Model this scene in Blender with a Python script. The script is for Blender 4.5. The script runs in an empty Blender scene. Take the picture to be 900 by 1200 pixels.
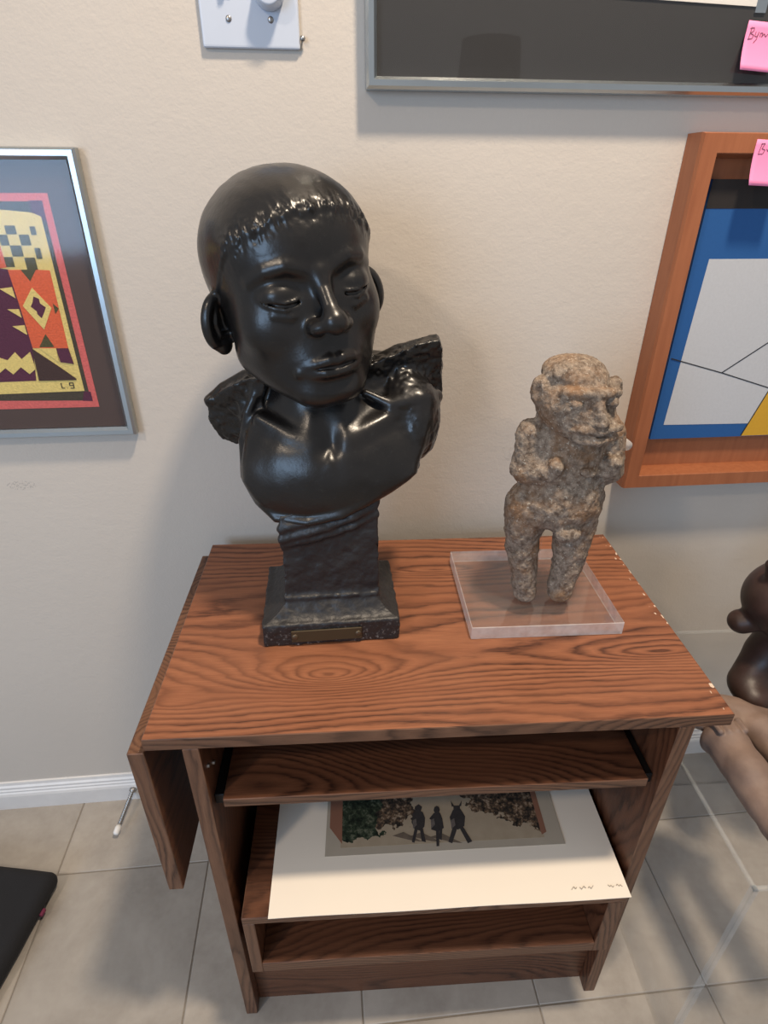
import bpy, bmesh, math, random
import numpy as np
from mathutils import Matrix, Vector

random.seed(7)
scn = bpy.context.scene
COL = scn.collection

# ------------------------------------------------------------------ camera, light, exposure
WYAW = 0.0383            # the wall stands slightly askew to the cabinet
WO = Vector((0.0, 0.421, 0.0))
WALLM = Matrix.Translation(WO) @ Matrix.Rotation(WYAW, 4, 'Z')   # wall frame: x along wall, -y into room, z up

cam_d = bpy.data.cameras.new('camera')
cam = bpy.data.objects.new('camera', cam_d)
COL.objects.link(cam)
r_ = Vector((0.9983883836527523, -0.056600085554676216, 0.004131065534201083))
u_ = Vector((0.024197873533227637, 0.4904172930340356, 0.8711517328282362))
f_ = Vector((0.05133320858581171, 0.869647807453323, -0.490996530219831))
R = Matrix((r_, u_, -f_)).transposed()
cam.matrix_world = Matrix.Translation((0.2347, -0.4400, 1.1812)) @ R.to_4x4()
cam_d.sensor_fit = 'VERTICAL'
cam_d.sensor_height = 36.0
cam_d.lens = 36.0 * 685.16 / 1200.0
cam_d.clip_start = 0.02
scn.camera = cam

world = bpy.data.worlds.new('world')
scn.world = world
world.use_nodes = True
bgn = world.node_tree.nodes['Background']
bgn.inputs[0].default_value = (0.95, 0.95, 0.97, 1)
bgn.inputs[1].default_value = 0.43


def area(name, loc, target, sx, sy, power, col, shape='RECTANGLE', spread=math.pi):
    d = bpy.data.lights.new(name, 'AREA')
    d.shape = shape
    d.size = sx
    d.size_y = sy
    d.energy = power
    d.color = col
    d.spread = spread
    o = bpy.data.objects.new(name, d)
    COL.objects.link(o)
    o.location = loc
    o.rotation_euler = (Vector(target) - Vector(loc)).to_track_quat('-Z', 'Y').to_euler()
    return o


# daylight through the window behind the photographer, to the left
area('window_daylight', (-1.75, -2.9, 1.50), (0.2, 0.2, 1.0), 1.5, 1.5, 54.0, (0.46, 0.69, 1.0))
# warm recessed ceiling lamp
area('ceiling_downlight', (0.60, -0.14, 2.45), (0.56, -0.10, 0.6), 0.16, 0.16, 34.0, (1.0, 0.82, 0.62), 'DISK')
area('left_wall_fill', (-0.95, -1.2, 2.45), (-0.4, 0.1, 0.3), 0.16, 0.16, 13.0, (1.0, 0.80, 0.60), 'DISK')  # added warm fill lamp that brightens the left part of the wall

scn.view_settings.view_transform = 'Standard'
scn.view_settings.look = 'None'
scn.view_settings.exposure = 0.0
scn.view_settings.gamma = 1.0
scn.view_settings.use_curve_mapping = False


# ------------------------------------------------------------------ object helpers
def tag(o, label=None, cat=None, group=None, kind=None):
    if label:
        o['label'] = label
    if cat:
        o['category'] = cat
    if group:
        o['group'] = group
    if kind:
        o['kind'] = kind
    return o


def empty(name, mat=Matrix.Identity(4)):
    o = bpy.data.objects.new(name, None)
    o.empty_display_size = 0.05
    COL.objects.link(o)
    o.matrix_world = mat
    return o


def link(name, me, parent=None, mats=None, loc=None, mw=None):
    o = bpy.data.objects.new(name, me)
    COL.objects.link(o)
    if mats and not me.materials:
        for m in (mats if isinstance(mats, (list, tuple)) else [mats]):
            me.materials.append(m)
    if parent:
        o.parent = parent
    if loc is not None:
        o.location = loc
    if mw is not None:
        o.matrix_world = mw
    return o


def bm_mesh(bm, name, smooth=False):
    bmesh.ops.recalc_face_normals(bm, faces=bm.faces)
    me = bpy.data.meshes.new(name)
    bm.to_mesh(me)
    bm.free()
    if smooth:
        for p in me.polygons:
            p.use_smooth = True
    return me


def add_box(bm, lo, hi, bev=0.0, seg=1):
    lo = Vector(lo)
    hi = Vector(hi)
    r = bmesh.ops.create_cube(bm, size=1.0)
    vs = r['verts']
    for v in vs:
        v.co = Vector((lo[i] + (v.co[i] + 0.5) * (hi[i] - lo[i]) for i in range(3)))
    if bev > 0:
        es = list({e for v in vs for e in v.link_edges})
        bmesh.ops.bevel(bm, geom=es, offset=bev, segments=seg, profile=0.6, affect='EDGES')
    return bm


def box(name, lo, hi, mat, parent=None, bev=0.0, seg=1, mw=None):
    bm = bmesh.new()
    add_box(bm, lo, hi, bev, seg)
    return link(name, bm_mesh(bm, name), parent, mat, mw=mw)


def add_tube(bm, pts, rad, n=12, cap=True):
    pts = [Vector(p) for p in pts]
    rads = rad if isinstance(rad, (list, tuple)) else [rad] * len(pts)
    rings = []
    for i, p in enumerate(pts):
        t = (pts[min(i + 1, len(pts) - 1)] - pts[max(i - 1, 0)]).normalized()
        a = Vector((0, 0, 1)) if abs(t.z) < 0.9 else Vector((1, 0, 0))
        x = t.cross(a).normalized()
        y = t.cross(x)
        rings.append([bm.verts.new(p + rads[i] * (math.cos(2 * math.pi * k / n) * x + math.sin(2 * math.pi * k / n) * y)) for k in range(n)])
    for a, b in zip(rings, rings[1:]):
        for k in range(n):
            bm.faces.new((a[k], a[(k + 1) % n], b[(k + 1) % n], b[k]))
    if cap:
        bm.faces.new(rings[0][::-1])
        bm.faces.new(rings[-1])


def tube(name, pts, rad, mat, parent=None, n=12, smooth=True):
    bm = bmesh.new()
    add_tube(bm, pts, rad, n)
    return link(name, bm_mesh(bm, name, smooth), parent, mat)


def prism(bm, poly, d0, d1, axis='y', mi=0):
    """poly in the (x, z) plane, extruded from y=-d0 to y=-d1 (axis y) or (x, y) plane from z=d0 to d1 (axis z)"""
    def P(a, b, d):
        return (a, -d, b) if axis == 'y' else (a, b, d)
    va = [bm.verts.new(P(a, b, d0)) for a, b in poly]
    vb = [bm.verts.new(P(a, b, d1)) for a, b in poly]
    fs = [bm.faces.new(va), bm.faces.new(vb[::-1])]
    n = len(poly)
    for i in range(n):
        fs.append(bm.faces.new((va[i], vb[i], vb[(i + 1) % n], va[(i + 1) % n])))
    for f in fs:
        f.material_index = mi


def flat(name, poly, d0, d1, mat, parent, axis='y'):
    bm = bmesh.new()
    prism(bm, poly, d0, d1, axis)
    return link(name, bm_mesh(bm, name), parent, mat)


# ------------------------------------------------------------------ material helpers
class NT:
    def __init__(s, name):
        s.m = bpy.data.materials.new(name)
        s.m.use_nodes = True
        s.t = s.m.node_tree
        s.b = s.t.nodes['Principled BSDF']
        s.out = s.t.nodes['Material Output']

    def n(s, typ, ins=None, **props):
        nd = s.t.nodes.new(typ)
        for k, v in props.items():
            setattr(nd, k, v)
        for k, v in (ins or {}).items():
            s.set(nd.inputs[k], v)
        return nd

    def set(s, sock, v):
        if hasattr(v, 'is_output'):
            s.t.links.new(v, sock)
        elif hasattr(v, 'outputs'):
            s.t.links.new(v.outputs[0], sock)
        else:
            sock.default_value = v

    def math(s, op, a, b=0.0, c=0.0):
        return s.n('ShaderNodeMath', {0: a, 1: b, 2: c}, operation=op).outputs[0]

    def obj(s):
        return s.n('ShaderNodeTexCoord').outputs['Object']

    def mapping(s, vec, scale=(1, 1, 1), loc=(0, 0, 0), rot=(0, 0, 0)):
        return s.n('ShaderNodeMapping', {'Vector': vec, 'Scale': scale, 'Location': loc, 'Rotation': rot}).outputs[0]

    def noise(s, vec, scale, detail=2.0, rough=0.5, dist=0.0):
        return s.n('ShaderNodeTexNoise', {'Vector': vec, 'Scale': scale, 'Detail': detail, 'Roughness': rough, 'Distortion': dist}).outputs[0]

    def ramp(s, fac, stops, interp='LINEAR'):
        r = s.n('ShaderNodeValToRGB', {0: fac})
        r.color_ramp.interpolation = interp
        el = r.color_ramp.elements
        while len(el) < len(stops):
            el.new(0.5)
        for e, (p, c) in zip(el, stops):
            e.position = p
            e.color = (c[0], c[1], c[2], 1)
        return r.outputs[0]

    def mix(s, fac, a, b, mode='MIX'):
        nd = s.n('ShaderNodeMix', data_type='RGBA', blend_type=mode)
        s.set(nd.inputs[0], fac)
        for k, v in ((6, a), (7, b)):
            if isinstance(v, tuple):
                v = (v[0], v[1], v[2], 1)
            s.set(nd.inputs[k], v)
        return nd.outputs[2]

    def bump(s, h, strength, dist=0.002):
        nd = s.n('ShaderNodeBump', {'Height': h, 'Strength': strength, 'Distance': dist})
        s.set(s.b.inputs['Normal'], nd.outputs[0])

    def base(s, c, rough=0.5, metal=0.0, spec=0.5):
        if isinstance(c, tuple):
            c = (c[0], c[1], c[2], 1)
        s.set(s.b.inputs['Base Color'], c)
        s.set(s.b.inputs['Roughness'], rough)
        s.set(s.b.inputs['Metallic'], metal)
        s.set(s.b.inputs['Specular IOR Level'], spec)
        return s


def plain(name, c, rough=0.5, metal=0.0, spec=0.5, var=0.08, scale=40.0, bump=0.0):
    t = NT(name)
    nz = t.noise(t.obj(), scale, 3.0)
    a = tuple(x * (1 - var) for x in c)
    b = tuple(min(1, x * (1 + var)) for x in c)
    t.base(t.mix(nz, a, b), rough, metal, spec)
    if bump:
        t.bump(nz, bump)
    return t.m


def wood(name, axis, tint=(1, 1, 1), k=1.0, seed=0.0, lines=1.0, knots=(), calm=30.0, chips=False):
    """oak laminate with cathedral grain running along `axis`"""
    t = NT(name)
    sp = t.n('ShaderNodeSeparateXYZ', {0: t.obj()})
    x, y, z = sp.outputs
    u, v, w = {'x': (x, y, z), 'y': (y, x, z), 'z': (z, x, y)}[axis]
    vec = t.n('ShaderNodeCombineXYZ', {0: u, 1: v, 2: w}).outputs[0]
    wob = t.noise(t.mapping(vec, (16, 75, 75)), 1.0, 3.0, 0.6)
    base = t.noise(t.mapping(vec, (2.4, 8.0, 8.0), (seed, seed * 1.7, 0)), 1.0, 0.5, 0.4)
    val = t.math('ADD', t.math('MULTIPLY', base, calm * lines), t.math('MULTIPLY', wob, 1.15))
    val = t.math('ADD', val, t.math('MULTIPLY', t.math('ADD', v, w), 62.0 * lines))
    for u0, v0, su, sv, amp in knots:        # cathedral figures of the veneer
        du = t.math('DIVIDE', t.math('SUBTRACT', u, u0), su)
        dv = t.math('DIVIDE', t.math('SUBTRACT', v, v0), sv)
        e = t.math('SQRT', t.math('ADD', t.math('ADD', t.math('MULTIPLY', du, du), t.math('MULTIPLY', dv, dv)), 0.02))
        val = t.math('ADD', val, t.math('MULTIPLY', t.math('EXPONENT', t.math('MULTIPLY', e, -1.0)), amp))
    fr = t.math('FRACT', val)
    ring = t.ramp(fr, [(0.0, (0.9,) * 3), (0.22, (0.38,) * 3), (0.52, (0.0,) * 3), (0.76, (0.28,) * 3), (0.92, (1.0,) * 3), (1.0, (0.95,) * 3)])
    pores = t.noise(t.mapping(vec, (22, 720, 720)), 1.0, 2.0, 0.6)
    pores = t.ramp(pores, [(0.44, (0, 0, 0)), (0.62, (1, 1, 1))])
    patch = t.ramp(t.noise(t.mapping(vec, (4, 16, 16)), 1.0, 2.0), [(0.36, (0.5,) * 3), (0.60, (1, 1, 1))])
    streak = t.noise(t.mapping(vec, (3, 60, 60)), 1.0, 2.0)
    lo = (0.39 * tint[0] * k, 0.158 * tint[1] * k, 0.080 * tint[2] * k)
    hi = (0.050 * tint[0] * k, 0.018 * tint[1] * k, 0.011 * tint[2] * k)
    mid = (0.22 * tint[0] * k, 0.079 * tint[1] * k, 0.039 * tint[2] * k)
    c = t.mix(streak, mid, lo)
    c = t.mix(t.math('MULTIPLY', t.math('MULTIPLY', ring, patch), 0.95), c, hi)
    c = t.mix(t.math('MULTIPLY', pores, 0.55), c, mid)
    if chips:
        m_ = t.math('MULTIPLY', t.math('GREATER_THAN', x, 0.650), t.math('GREATER_THAN', t.noise(t.mapping(vec, (160, 90, 1)), 1.0, 1.0), 0.66))
        c = t.mix(m_, c, (0.62, 0.50, 0.40))
    t.base(c, 0.42, 0.0, 0.35)
    t.bump(t.math('ADD', ring, pores), 0.08, 0.001)
    return t.m


def edge_band(name, axis):
    return wood(name, axis, (1.0, 1.25, 1.42), 0.54, 3.3, 1.1)


def clear(name, tint=(1, 1, 1), rough=0.02, refl=1.0, haze=0.0, hazecol=(0.8, 0.82, 0.84)):
    """clear acrylic or glass sheet: transparent with fresnel reflection and a little haze"""
    t = NT(name)
    tr = t.n('ShaderNodeBsdfTransparent', {0: (*tint, 1)})
    gl = t.n('ShaderNodeBsdfGlossy', {'Color': (1, 1, 1, 1), 'Roughness': rough})
    fr = t.n('ShaderNodeFresnel', {'IOR': 1.49})
    f = t.math('MULTIPLY', t.math('MULTIPLY', fr.outputs[0], refl), t.math('SUBTRACT', 1.0, t.n('ShaderNodeNewGeometry').outputs['Backfacing']))
    mx = t.n('ShaderNodeMixShader', {0: f, 1: tr.outputs[0], 2: gl.outputs[0]})
    if haze > 0:
        nz = t.noise(t.obj(), 60, 3)
        df = t.n('ShaderNodeBsdfDiffuse', {0: (*hazecol, 1)})
        m2 = t.n('ShaderNodeMixShader', {0: t.math('MULTIPLY', t.math('ADD', nz, 0.5), haze), 1: mx.outputs[0], 2: df.outputs[0]})
        mx = m2
    t.t.links.new(mx.outputs[0], t.out.inputs[0])
    return t.m


# ------------------------------------------------------------------ signed-distance meshing
_rng = np.random.RandomState(3)
_NT = _rng.rand(32, 32, 32).astype(np.float32)


def vnoise(P):
    i = np.floor(P).astype(np.int64)
    f = (P - i).astype(np.float32)
    f = f * f * (3 - 2 * f)
    i &= 31
    j = (i + 1) & 31
    a = _NT
    x0, y0, z0 = i.T
    x1, y1, z1 = j.T
    fx, fy, fz = f.T
    c00 = a[x0, y0, z0] * (1 - fx) + a[x1, y0, z0] * fx
    c10 = a[x0, y1, z0] * (1 - fx) + a[x1, y1, z0] * fx
    c01 = a[x0, y0, z1] * (1 - fx) + a[x1, y0, z1] * fx
    c11 = a[x0, y1, z1] * (1 - fx) + a[x1, y1, z1] * fx
    return ((c00 * (1 - fy) + c10 * fy) * (1 - fz) + (c01 * (1 - fy) + c11 * fy) * fz) - 0.5


def ln(v):
    return np.sqrt((v * v).sum(1))


def sph(P, c, r):
    return ln(P - np.array(c, np.float32)) - r


def ell(P, c, r, rot=None):
    q = P - np.array(c, np.float32)
    if rot is not None:
        q = q @ np.array(rot, np.float32)
    r = np.array(r, np.float32)
    k0 = ln(q / r)
    k1 = ln(q / (r * r)) + 1e-9
    return k0 * (k0 - 1) / k1


def cap(P, a, b, ra, rb=None):
    rb = ra if rb is None else rb
    a = np.array(a, np.float32)
    b = np.array(b, np.float32)
    d = b - a
    t = np.clip(((P - a) @ d) / (d @ d + 1e-12), 0, 1)
    return ln(P - a - t[:, None] * d) - (ra + (rb - ra) * t)


def chain(P, pts, rads):
    if not isinstance(rads, (list, tuple)):
        rads = [rads] * len(pts)
    d = None
    for i in range(len(pts) - 1):
        e = cap(P, pts[i], pts[i + 1], rads[i], rads[i + 1])
        d = e if d is None else np.minimum(d, e)
    return d


def smin(a, b, k):
    h = np.clip(0.5 + 0.5 * (b - a) / k, 0, 1)
    return b + (a - b) * h - k * h * (1 - h)


def smax(a, b, k):
    return -smin(-a, -b, k)


def rbox(P, lo, hi, r):
    lo = np.array(lo, np.float32)
    hi = np.array(hi, np.float32)
    q = np.abs(P - (lo + hi) / 2) - (hi - lo) / 2 + r
    return ln(np.maximum(q, 0)) + np.minimum(q.max(1), 0) - r


def poly2(x, y, pts):
    pts = np.array(pts, np.float32)
    n = len(pts)
    d = np.full(x.shape, 1e9, np.float32)
    s = np.ones(x.shape, np.float32)
    j = n - 1
    for i in range(n):
        e = pts[j] - pts[i]
        wx = x - pts[i][0]
        wy = y - pts[i][1]
        t = np.clip((wx * e[0] + wy * e[1]) / (e @ e), 0, 1)
        bx = wx - e[0] * t
        by = wy - e[1] * t
        d = np.minimum(d, bx * bx + by * by)
        c1 = y >= pts[i][1]
        c2 = y < pts[j][1]
        c3 = e[0] * wy > e[1] * wx
        flip = (c1 & c2 & c3) | (~c1 & ~c2 & ~c3)
        s = np.where(flip, -s, s)
        j = i
    return s * np.sqrt(d)


def sdf_mesh(name, f, lo, hi, h, steps=1, B=12):
    lo = np.array(lo, np.float64)
    hi = np.array(hi, np.float64)
    nb = np.ceil((hi - lo) / (h * B)).astype(int)
    N = nb * B + 1
    V = np.full(N, 1.0, np.float32)
    bc = np.stack(np.meshgrid(*[np.arange(n) for n in nb], indexing='ij'), -1).reshape(-1, 3)
    cen = (lo + (bc + 0.5) * h * B).astype(np.float32)
    dc = f(cen)
    rad = h * B * 0.5 * math.sqrt(3) * 1.5 + 0.004
    act = np.abs(dc) < rad
    for b in bc[dc <= -rad]:
        V[b[0] * B:b[0] * B + B + 1, b[1] * B:b[1] * B + B + 1, b[2] * B:b[2] * B + B + 1] = -1.0
    off = np.stack(np.meshgrid(*[np.arange(B + 1)] * 3, indexing='ij'), -1).reshape(-1, 3)
    ab = bc[act]
    for s in range(0, len(ab), 160):
        ch = ab[s:s + 160]
        idx = (ch[:, None, :] * B + off[None]).reshape(-1, 3)
        d = f((lo + idx * h).astype(np.float32))
        V[idx[:, 0], idx[:, 1], idx[:, 2]] = d
    S = V < 0
    cnt = np.zeros(N - 1, np.int8)
    for dx in (0, 1):
        for dy in (0, 1):
            for dz in (0, 1):
                cnt += S[dx:N[0] - 1 + dx, dy:N[1] - 1 + dy, dz:N[2] - 1 + dz]
    cells = np.argwhere((cnt > 0) & (cnt < 8))
    vid = np.full(N - 1, -1, np.int64)
    vid[cells[:, 0], cells[:, 1], cells[:, 2]] = np.arange(len(cells))
    acc = np.zeros((len(cells), 3))
    num = np.zeros(len(cells))
    for ax in range(3):
        o1, o2 = [(1, 2), (0, 2), (0, 1)][ax]
        for p in (0, 1):
            for q in (0, 1):
                a = np.zeros(3, int)
                a[o1] = p
                a[o2] = q
                b = a.copy()
                b[ax] = 1
                ca = cells + a
                cb = cells + b
                va = V[ca[:, 0], ca[:, 1], ca[:, 2]]
                vb = V[cb[:, 0], cb[:, 1], cb[:, 2]]
                m = (va < 0) != (vb < 0)
                t = np.where(m, va / np.where(m, va - vb, 1), 0)
                pt = ca.astype(float)
                pt[:, ax] += t
                acc[m] += pt[m]
                num[m] += 1
    verts = (lo + acc / num[:, None] * h)
    quads = []
    for ax in range(3):
        o1, o2 = [(1, 2), (2, 0), (0, 1)][ax]
        sl0 = [slice(None)] * 3
        sl1 = [slice(None)] * 3
        sl0[ax] = slice(0, -1)
        sl1[ax] = slice(1, None)
        d = S[tuple(sl0)].astype(np.int8) - S[tuple(sl1)].astype(np.int8)
        e = np.argwhere(d != 0)
        e = e[(e[:, o1] > 0) & (e[:, o2] > 0) & (e[:, o1] < N[o1] - 1) & (e[:, o2] < N[o2] - 1)]
        sg = d[e[:, 0], e[:, 1], e[:, 2]]
        c = []
        for p, q in ((0, 0), (1, 0), (1, 1), (0, 1)):
            k = e.copy()
            k[:, o1] -= p
            k[:, o2] -= q
            c.append(vid[k[:, 0], k[:, 1], k[:, 2]])
        c = np.stack(c, 1)
        c[sg < 0] = c[sg < 0][:, ::-1]
        quads.append(c)
    quads = np.concatenate(quads)
    quads = quads[(quads >= 0).all(1)]
    P = verts.astype(np.float32)
    ep = np.float32(h * 0.5)
    for _ in range(steps):
        d = f(P)
        g = np.stack([f(P + np.eye(3, dtype=np.float32)[i] * ep) - d for i in range(3)], 1)
        gl = np.maximum(ln(g), 1e-6)
        st = np.clip(d / (gl / ep), -h * 0.6, h * 0.6)
        P = P - (g / gl[:, None]) * st[:, None]
    me = bpy.data.meshes.new(name)
    me.vertices.add(len(P))
    me.vertices.foreach_set('co', P.astype(np.float32).ravel())
    me.loops.add(quads.size)
    me.loops.foreach_set('vertex_index', quads.astype(np.int32).ravel())
    me.polygons.add(len(quads))
    me.polygons.foreach_set('loop_start', np.arange(0, quads.size, 4, dtype=np.int32))
    me.polygons.foreach_set('use_smooth', np.ones(len(quads), bool))
    me.update(calc_edges=True)
    me.validate()
    return me


# ------------------------------------------------------------------ materials
def wall_material():
    t = NT('wall_paint')
    v = t.obj()
    n1 = t.noise(v, 3.0, 2.0)
    n2 = t.noise(v, 240.0, 3.0, 0.6)
    n3 = t.noise(v, 55.0, 3.0, 0.6)
    c = t.mix(n1, (0.520, 0.472, 0.418), (0.570, 0.522, 0.468))
    # scuff low on the left
    sp = t.n('ShaderNodeSeparateXYZ', {0: v})
    dx = t.math('DIVIDE', t.math('ADD', sp.outputs[0], 0.285), 0.022)
    dz = t.math('DIVIDE', t.math('SUBTRACT', sp.outputs[2], 0.765), 0.008)
    r = t.math('ADD', t.math('MULTIPLY', dx, dx), t.math('MULTIPLY', dz, dz))
    sc = t.math('MULTIPLY', t.math('LESS_THAN', r, 1.0), t.math('GREATER_THAN', t.noise(v, 300, 2), 0.53))
    c = t.mix(t.math('MULTIPLY', sc, 0.55), c, (0.33, 0.31, 0.29))
    t.base(c, 0.75, 0, 0.25)
    h = t.math('ADD', t.math('MULTIPLY', n2, 0.5), t.math('MULTIPLY', n3, 0.9))
    t.bump(h, 0.22, 0.003)
    return t.m


def tile_material():
    t = NT('floor_tile_stone')
    oi = t.n('ShaderNodeObjectInfo')
    off = t.n('ShaderNodeVectorMath', {0: t.obj(), 1: oi.outputs['Location']}, operation='ADD').outputs[0]
    n1 = t.noise(off, 7.0, 4.0, 0.6, 0.4)
    n2 = t.noise(off, 70.0, 4.0, 0.65)
    c = t.mix(t.ramp(n1, [(0.36, (0, 0, 0)), (0.64, (1, 1, 1))]), (0.262, 0.232, 0.200), (0.385, 0.350, 0.308))
    c = t.mix(t.math('MULTIPLY', n2, 0.45), c, (0.50, 0.47, 0.43))
    rv = t.math('ADD', t.math('MULTIPLY', oi.outputs['Random'], 0.22), 0.88)
    c = t.mix(1.0, c, t.n('ShaderNodeCombineXYZ', {0: rv, 1: rv, 2: rv}).outputs[0], 'MULTIPLY')
    t.base(c, 0.55, 0, 0.35)
    t.bump(n2, 0.12, 0.002)
    return t.m


def bronze_material():
    t = NT('dark_patina')
    v = t.obj()
    n1 = t.noise(v, 18.0, 4.0, 0.6)
    n2 = t.noise(v, 160.0, 3.0, 0.6)
    c = t.mix(n1, (0.004, 0.004, 0.0045), (0.014, 0.012, 0.011))
    c = t.mix(t.ramp(n2, [(0.60, (0, 0, 0)), (0.75, (0.5,) * 3)]), c, (0.020, 0.021, 0.020))
    t.base(c, t.math('ADD', t.math('MULTIPLY', n1, 0.20), 0.20), 0.0, 0.5)
    t.bump(t.math('ADD', n2, t.math('MULTIPLY', n1, 0.8)), 0.13, 0.002)
    return t.m


def socle_material():
    t = NT('rough_black_patina')
    v = t.obj()
    n1 = t.noise(v, 30.0, 4.0, 0.6)
    n2 = t.noise(v, 260.0, 3.0, 0.6)
    sp = t.n('ShaderNodeSeparateXYZ', {0: v})
    c = t.mix(n1, (0.007, 0.007, 0.009), (0.022, 0.020, 0.020))
    low = t.ramp(sp.outputs[2], [(0.0, (1, 1, 1)), (0.006, (0.6,) * 3), (0.04, (0, 0, 0))])
    ch = t.math('MULTIPLY', t.ramp(n2, [(0.58, (0, 0, 0)), (0.66, (1, 1, 1))]), low)
    c = t.mix(ch, c, (0.22, 0.21, 0.20))
    t.base(c, 0.46, 0, 0.5)
    t.bump(t.math('ADD', n2, n1), 0.25, 0.002)
    return t.m


def stone_material():
    t = NT('weathered_stone')
    v = t.obj()
    n1 = t.noise(v, 22.0, 4.0, 0.6)
    n2 = t.noise(v, 130.0, 4.0, 0.7)
    n3 = t.noise(v, 320.0, 3.0, 0.7)
    c = t.mix(t.ramp(n2, [(0.35, (0, 0, 0)), (0.65, (1, 1, 1))]), (0.100, 0.070, 0.052), (0.31, 0.250, 0.195))
    c = t.mix(t.ramp(n1, [(0.48, (0, 0, 0)), (0.68, (0.7,) * 3)]), c, (0.235, 0.125, 0.06))
    c = t.mix(t.ramp(n3, [(0.60, (0, 0, 0)), (0.72, (0.7,) * 3)]), c, (0.62, 0.57, 0.48))
    c = t.mix(t.ramp(n3, [(0.28, (0.6,) * 3), (0.40, (0, 0, 0))]), c, (0.085, 0.075, 0.065))
    t.base(c, 0.85, 0, 0.2)
    t.bump(t.math('ADD', n2, n3), 0.55, 0.003)
    return t.m


def clay_material(name, a, b, rough):
    t = NT(name)
    v = t.obj()
    n1 = t.noise(v, 14.0, 4.0, 0.6)
    n2 = t.noise(v, 180.0, 3.0)
    t.base(t.mix(t.ramp(n1, [(0.35, (0, 0, 0)), (0.65, (1, 1, 1))]), a, b), rough, 0, 0.4)
    t.bump(n2, 0.12, 0.002)
    return t.m


M = {
    'wall': wall_material(),
    'white_trim': plain('white_trim_paint', (0.68, 0.67, 0.66), 0.4),
    'tile': tile_material(),
    'grout': plain('grey_grout', (0.25, 0.225, 0.195), 0.9, scale=200),
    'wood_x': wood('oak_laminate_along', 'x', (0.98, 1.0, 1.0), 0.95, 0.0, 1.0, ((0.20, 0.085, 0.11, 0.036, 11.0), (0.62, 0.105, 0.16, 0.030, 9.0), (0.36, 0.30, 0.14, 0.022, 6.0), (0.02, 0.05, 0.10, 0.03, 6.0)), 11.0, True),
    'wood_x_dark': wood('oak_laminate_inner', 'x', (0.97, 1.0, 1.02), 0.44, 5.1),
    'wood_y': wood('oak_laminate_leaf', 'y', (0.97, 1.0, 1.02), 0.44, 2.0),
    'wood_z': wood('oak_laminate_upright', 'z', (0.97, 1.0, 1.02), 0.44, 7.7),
    'edge_x': edge_band('edge_band_along', 'x'),
    'edge_z': edge_band('edge_band_upright', 'z'),
    'bronze': bronze_material(),
    'socle': socle_material(),
    'stone': stone_material(),
    'clay': clay_material('buff_clay', (0.17, 0.115, 0.092), (0.26, 0.18, 0.14), 0.6),
    'pot': clay_material('burnished_brown_clay', (0.028, 0.016, 0.013), (0.055, 0.030, 0.025), 0.42),
    'plaque': plain('aged_brass', (0.075, 0.055, 0.030), 0.5, 0.5),
    'screw': plain('screw_steel', (0.35, 0.34, 0.33), 0.35, 0.9),
    'silver': plain('polished_aluminium', (0.50, 0.55, 0.58), 0.28, 1.0, var=0.05),
    'black_mat': plain('black_mat_board', (0.020, 0.019, 0.019), 0.8),
    'brown_mat': plain('brown_mat_board', (0.060, 0.034, 0.028), 0.85),
    'glass': clear('picture_glass', (1, 1, 1), 0.09, 1.0),
    'glass_clear': clear('clear_picture_glass', (1, 1, 1), 0.02, 1.0),
    'acrylic': clear('clear_acrylic', (0.975, 0.975, 0.975), 0.04, 0.35, 0.012, (0.8, 0.82, 0.83)),
    'acrylic_plate': clear('clear_acrylic_plate', (0.93, 0.92, 0.915), 0.05, 1.4, 0.045, (0.85, 0.82, 0.81)),
    'acrylic_edge': clear('polished_acrylic_edge', (0.92, 0.92, 0.91), 0.1, 0.8, 0.36, (0.84, 0.82, 0.80)),
    'acrylic_seam': clear('acrylic_seam', (0.99, 0.99, 0.99), 0.1, 0.3, 0.10, (0.82, 0.86, 0.86)),
    'paper': plain('cream_paper', (0.86, 0.79, 0.69), 0.85, var=0.03, scale=8),
    'black_cloth': plain('black_cloth', (0.010, 0.010, 0.012), 0.95, scale=900, var=0.4, bump=0.3),
    'magenta': plain('magenta_cloth', (0.16, 0.02, 0.06), 0.8),
    'pink': plain('pink_note_paper', (0.86, 0.25, 0.45), 0.8, var=0.03),
    'ink': plain('grey_ink', (0.16, 0.05, 0.09), 0.8),
    'dark_metal': plain('dark_slide_metal', (0.02, 0.02, 0.022), 0.4, 0.6),
    'rubber': plain('white_rubber', (0.75, 0.74, 0.72), 0.6),
    'steel': plain('brushed_steel', (0.42, 0.40, 0.38), 0.35, 0.9),
    'plate': plain('white_plastic', (0.50, 0.55, 0.64), 0.35, var=0.02),
    'teak': None,
}


def frame_wood():
    t = NT('orange_stained_wood')
    v = t.obj()
    n = t.noise(t.mapping(v, (160, 160, 14)), 1.0, 3.0)
    t.base(t.mix(n, (0.245, 0.078, 0.032), (0.375, 0.135, 0.058)), 0.45, 0, 0.4)
    t.bump(n, 0.08, 0.001)
    return t.m


M['teak'] = frame_wood()

# ------------------------------------------------------------------ the room
wall = box('wall_back', (-1.9, 0.0, 0.0), (2.4, 0.12, 2.5), M['wall'], mw=WALLM)
tag(wall, 'beige textured plaster wall behind the cabinet', 'wall', kind='structure')

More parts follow.
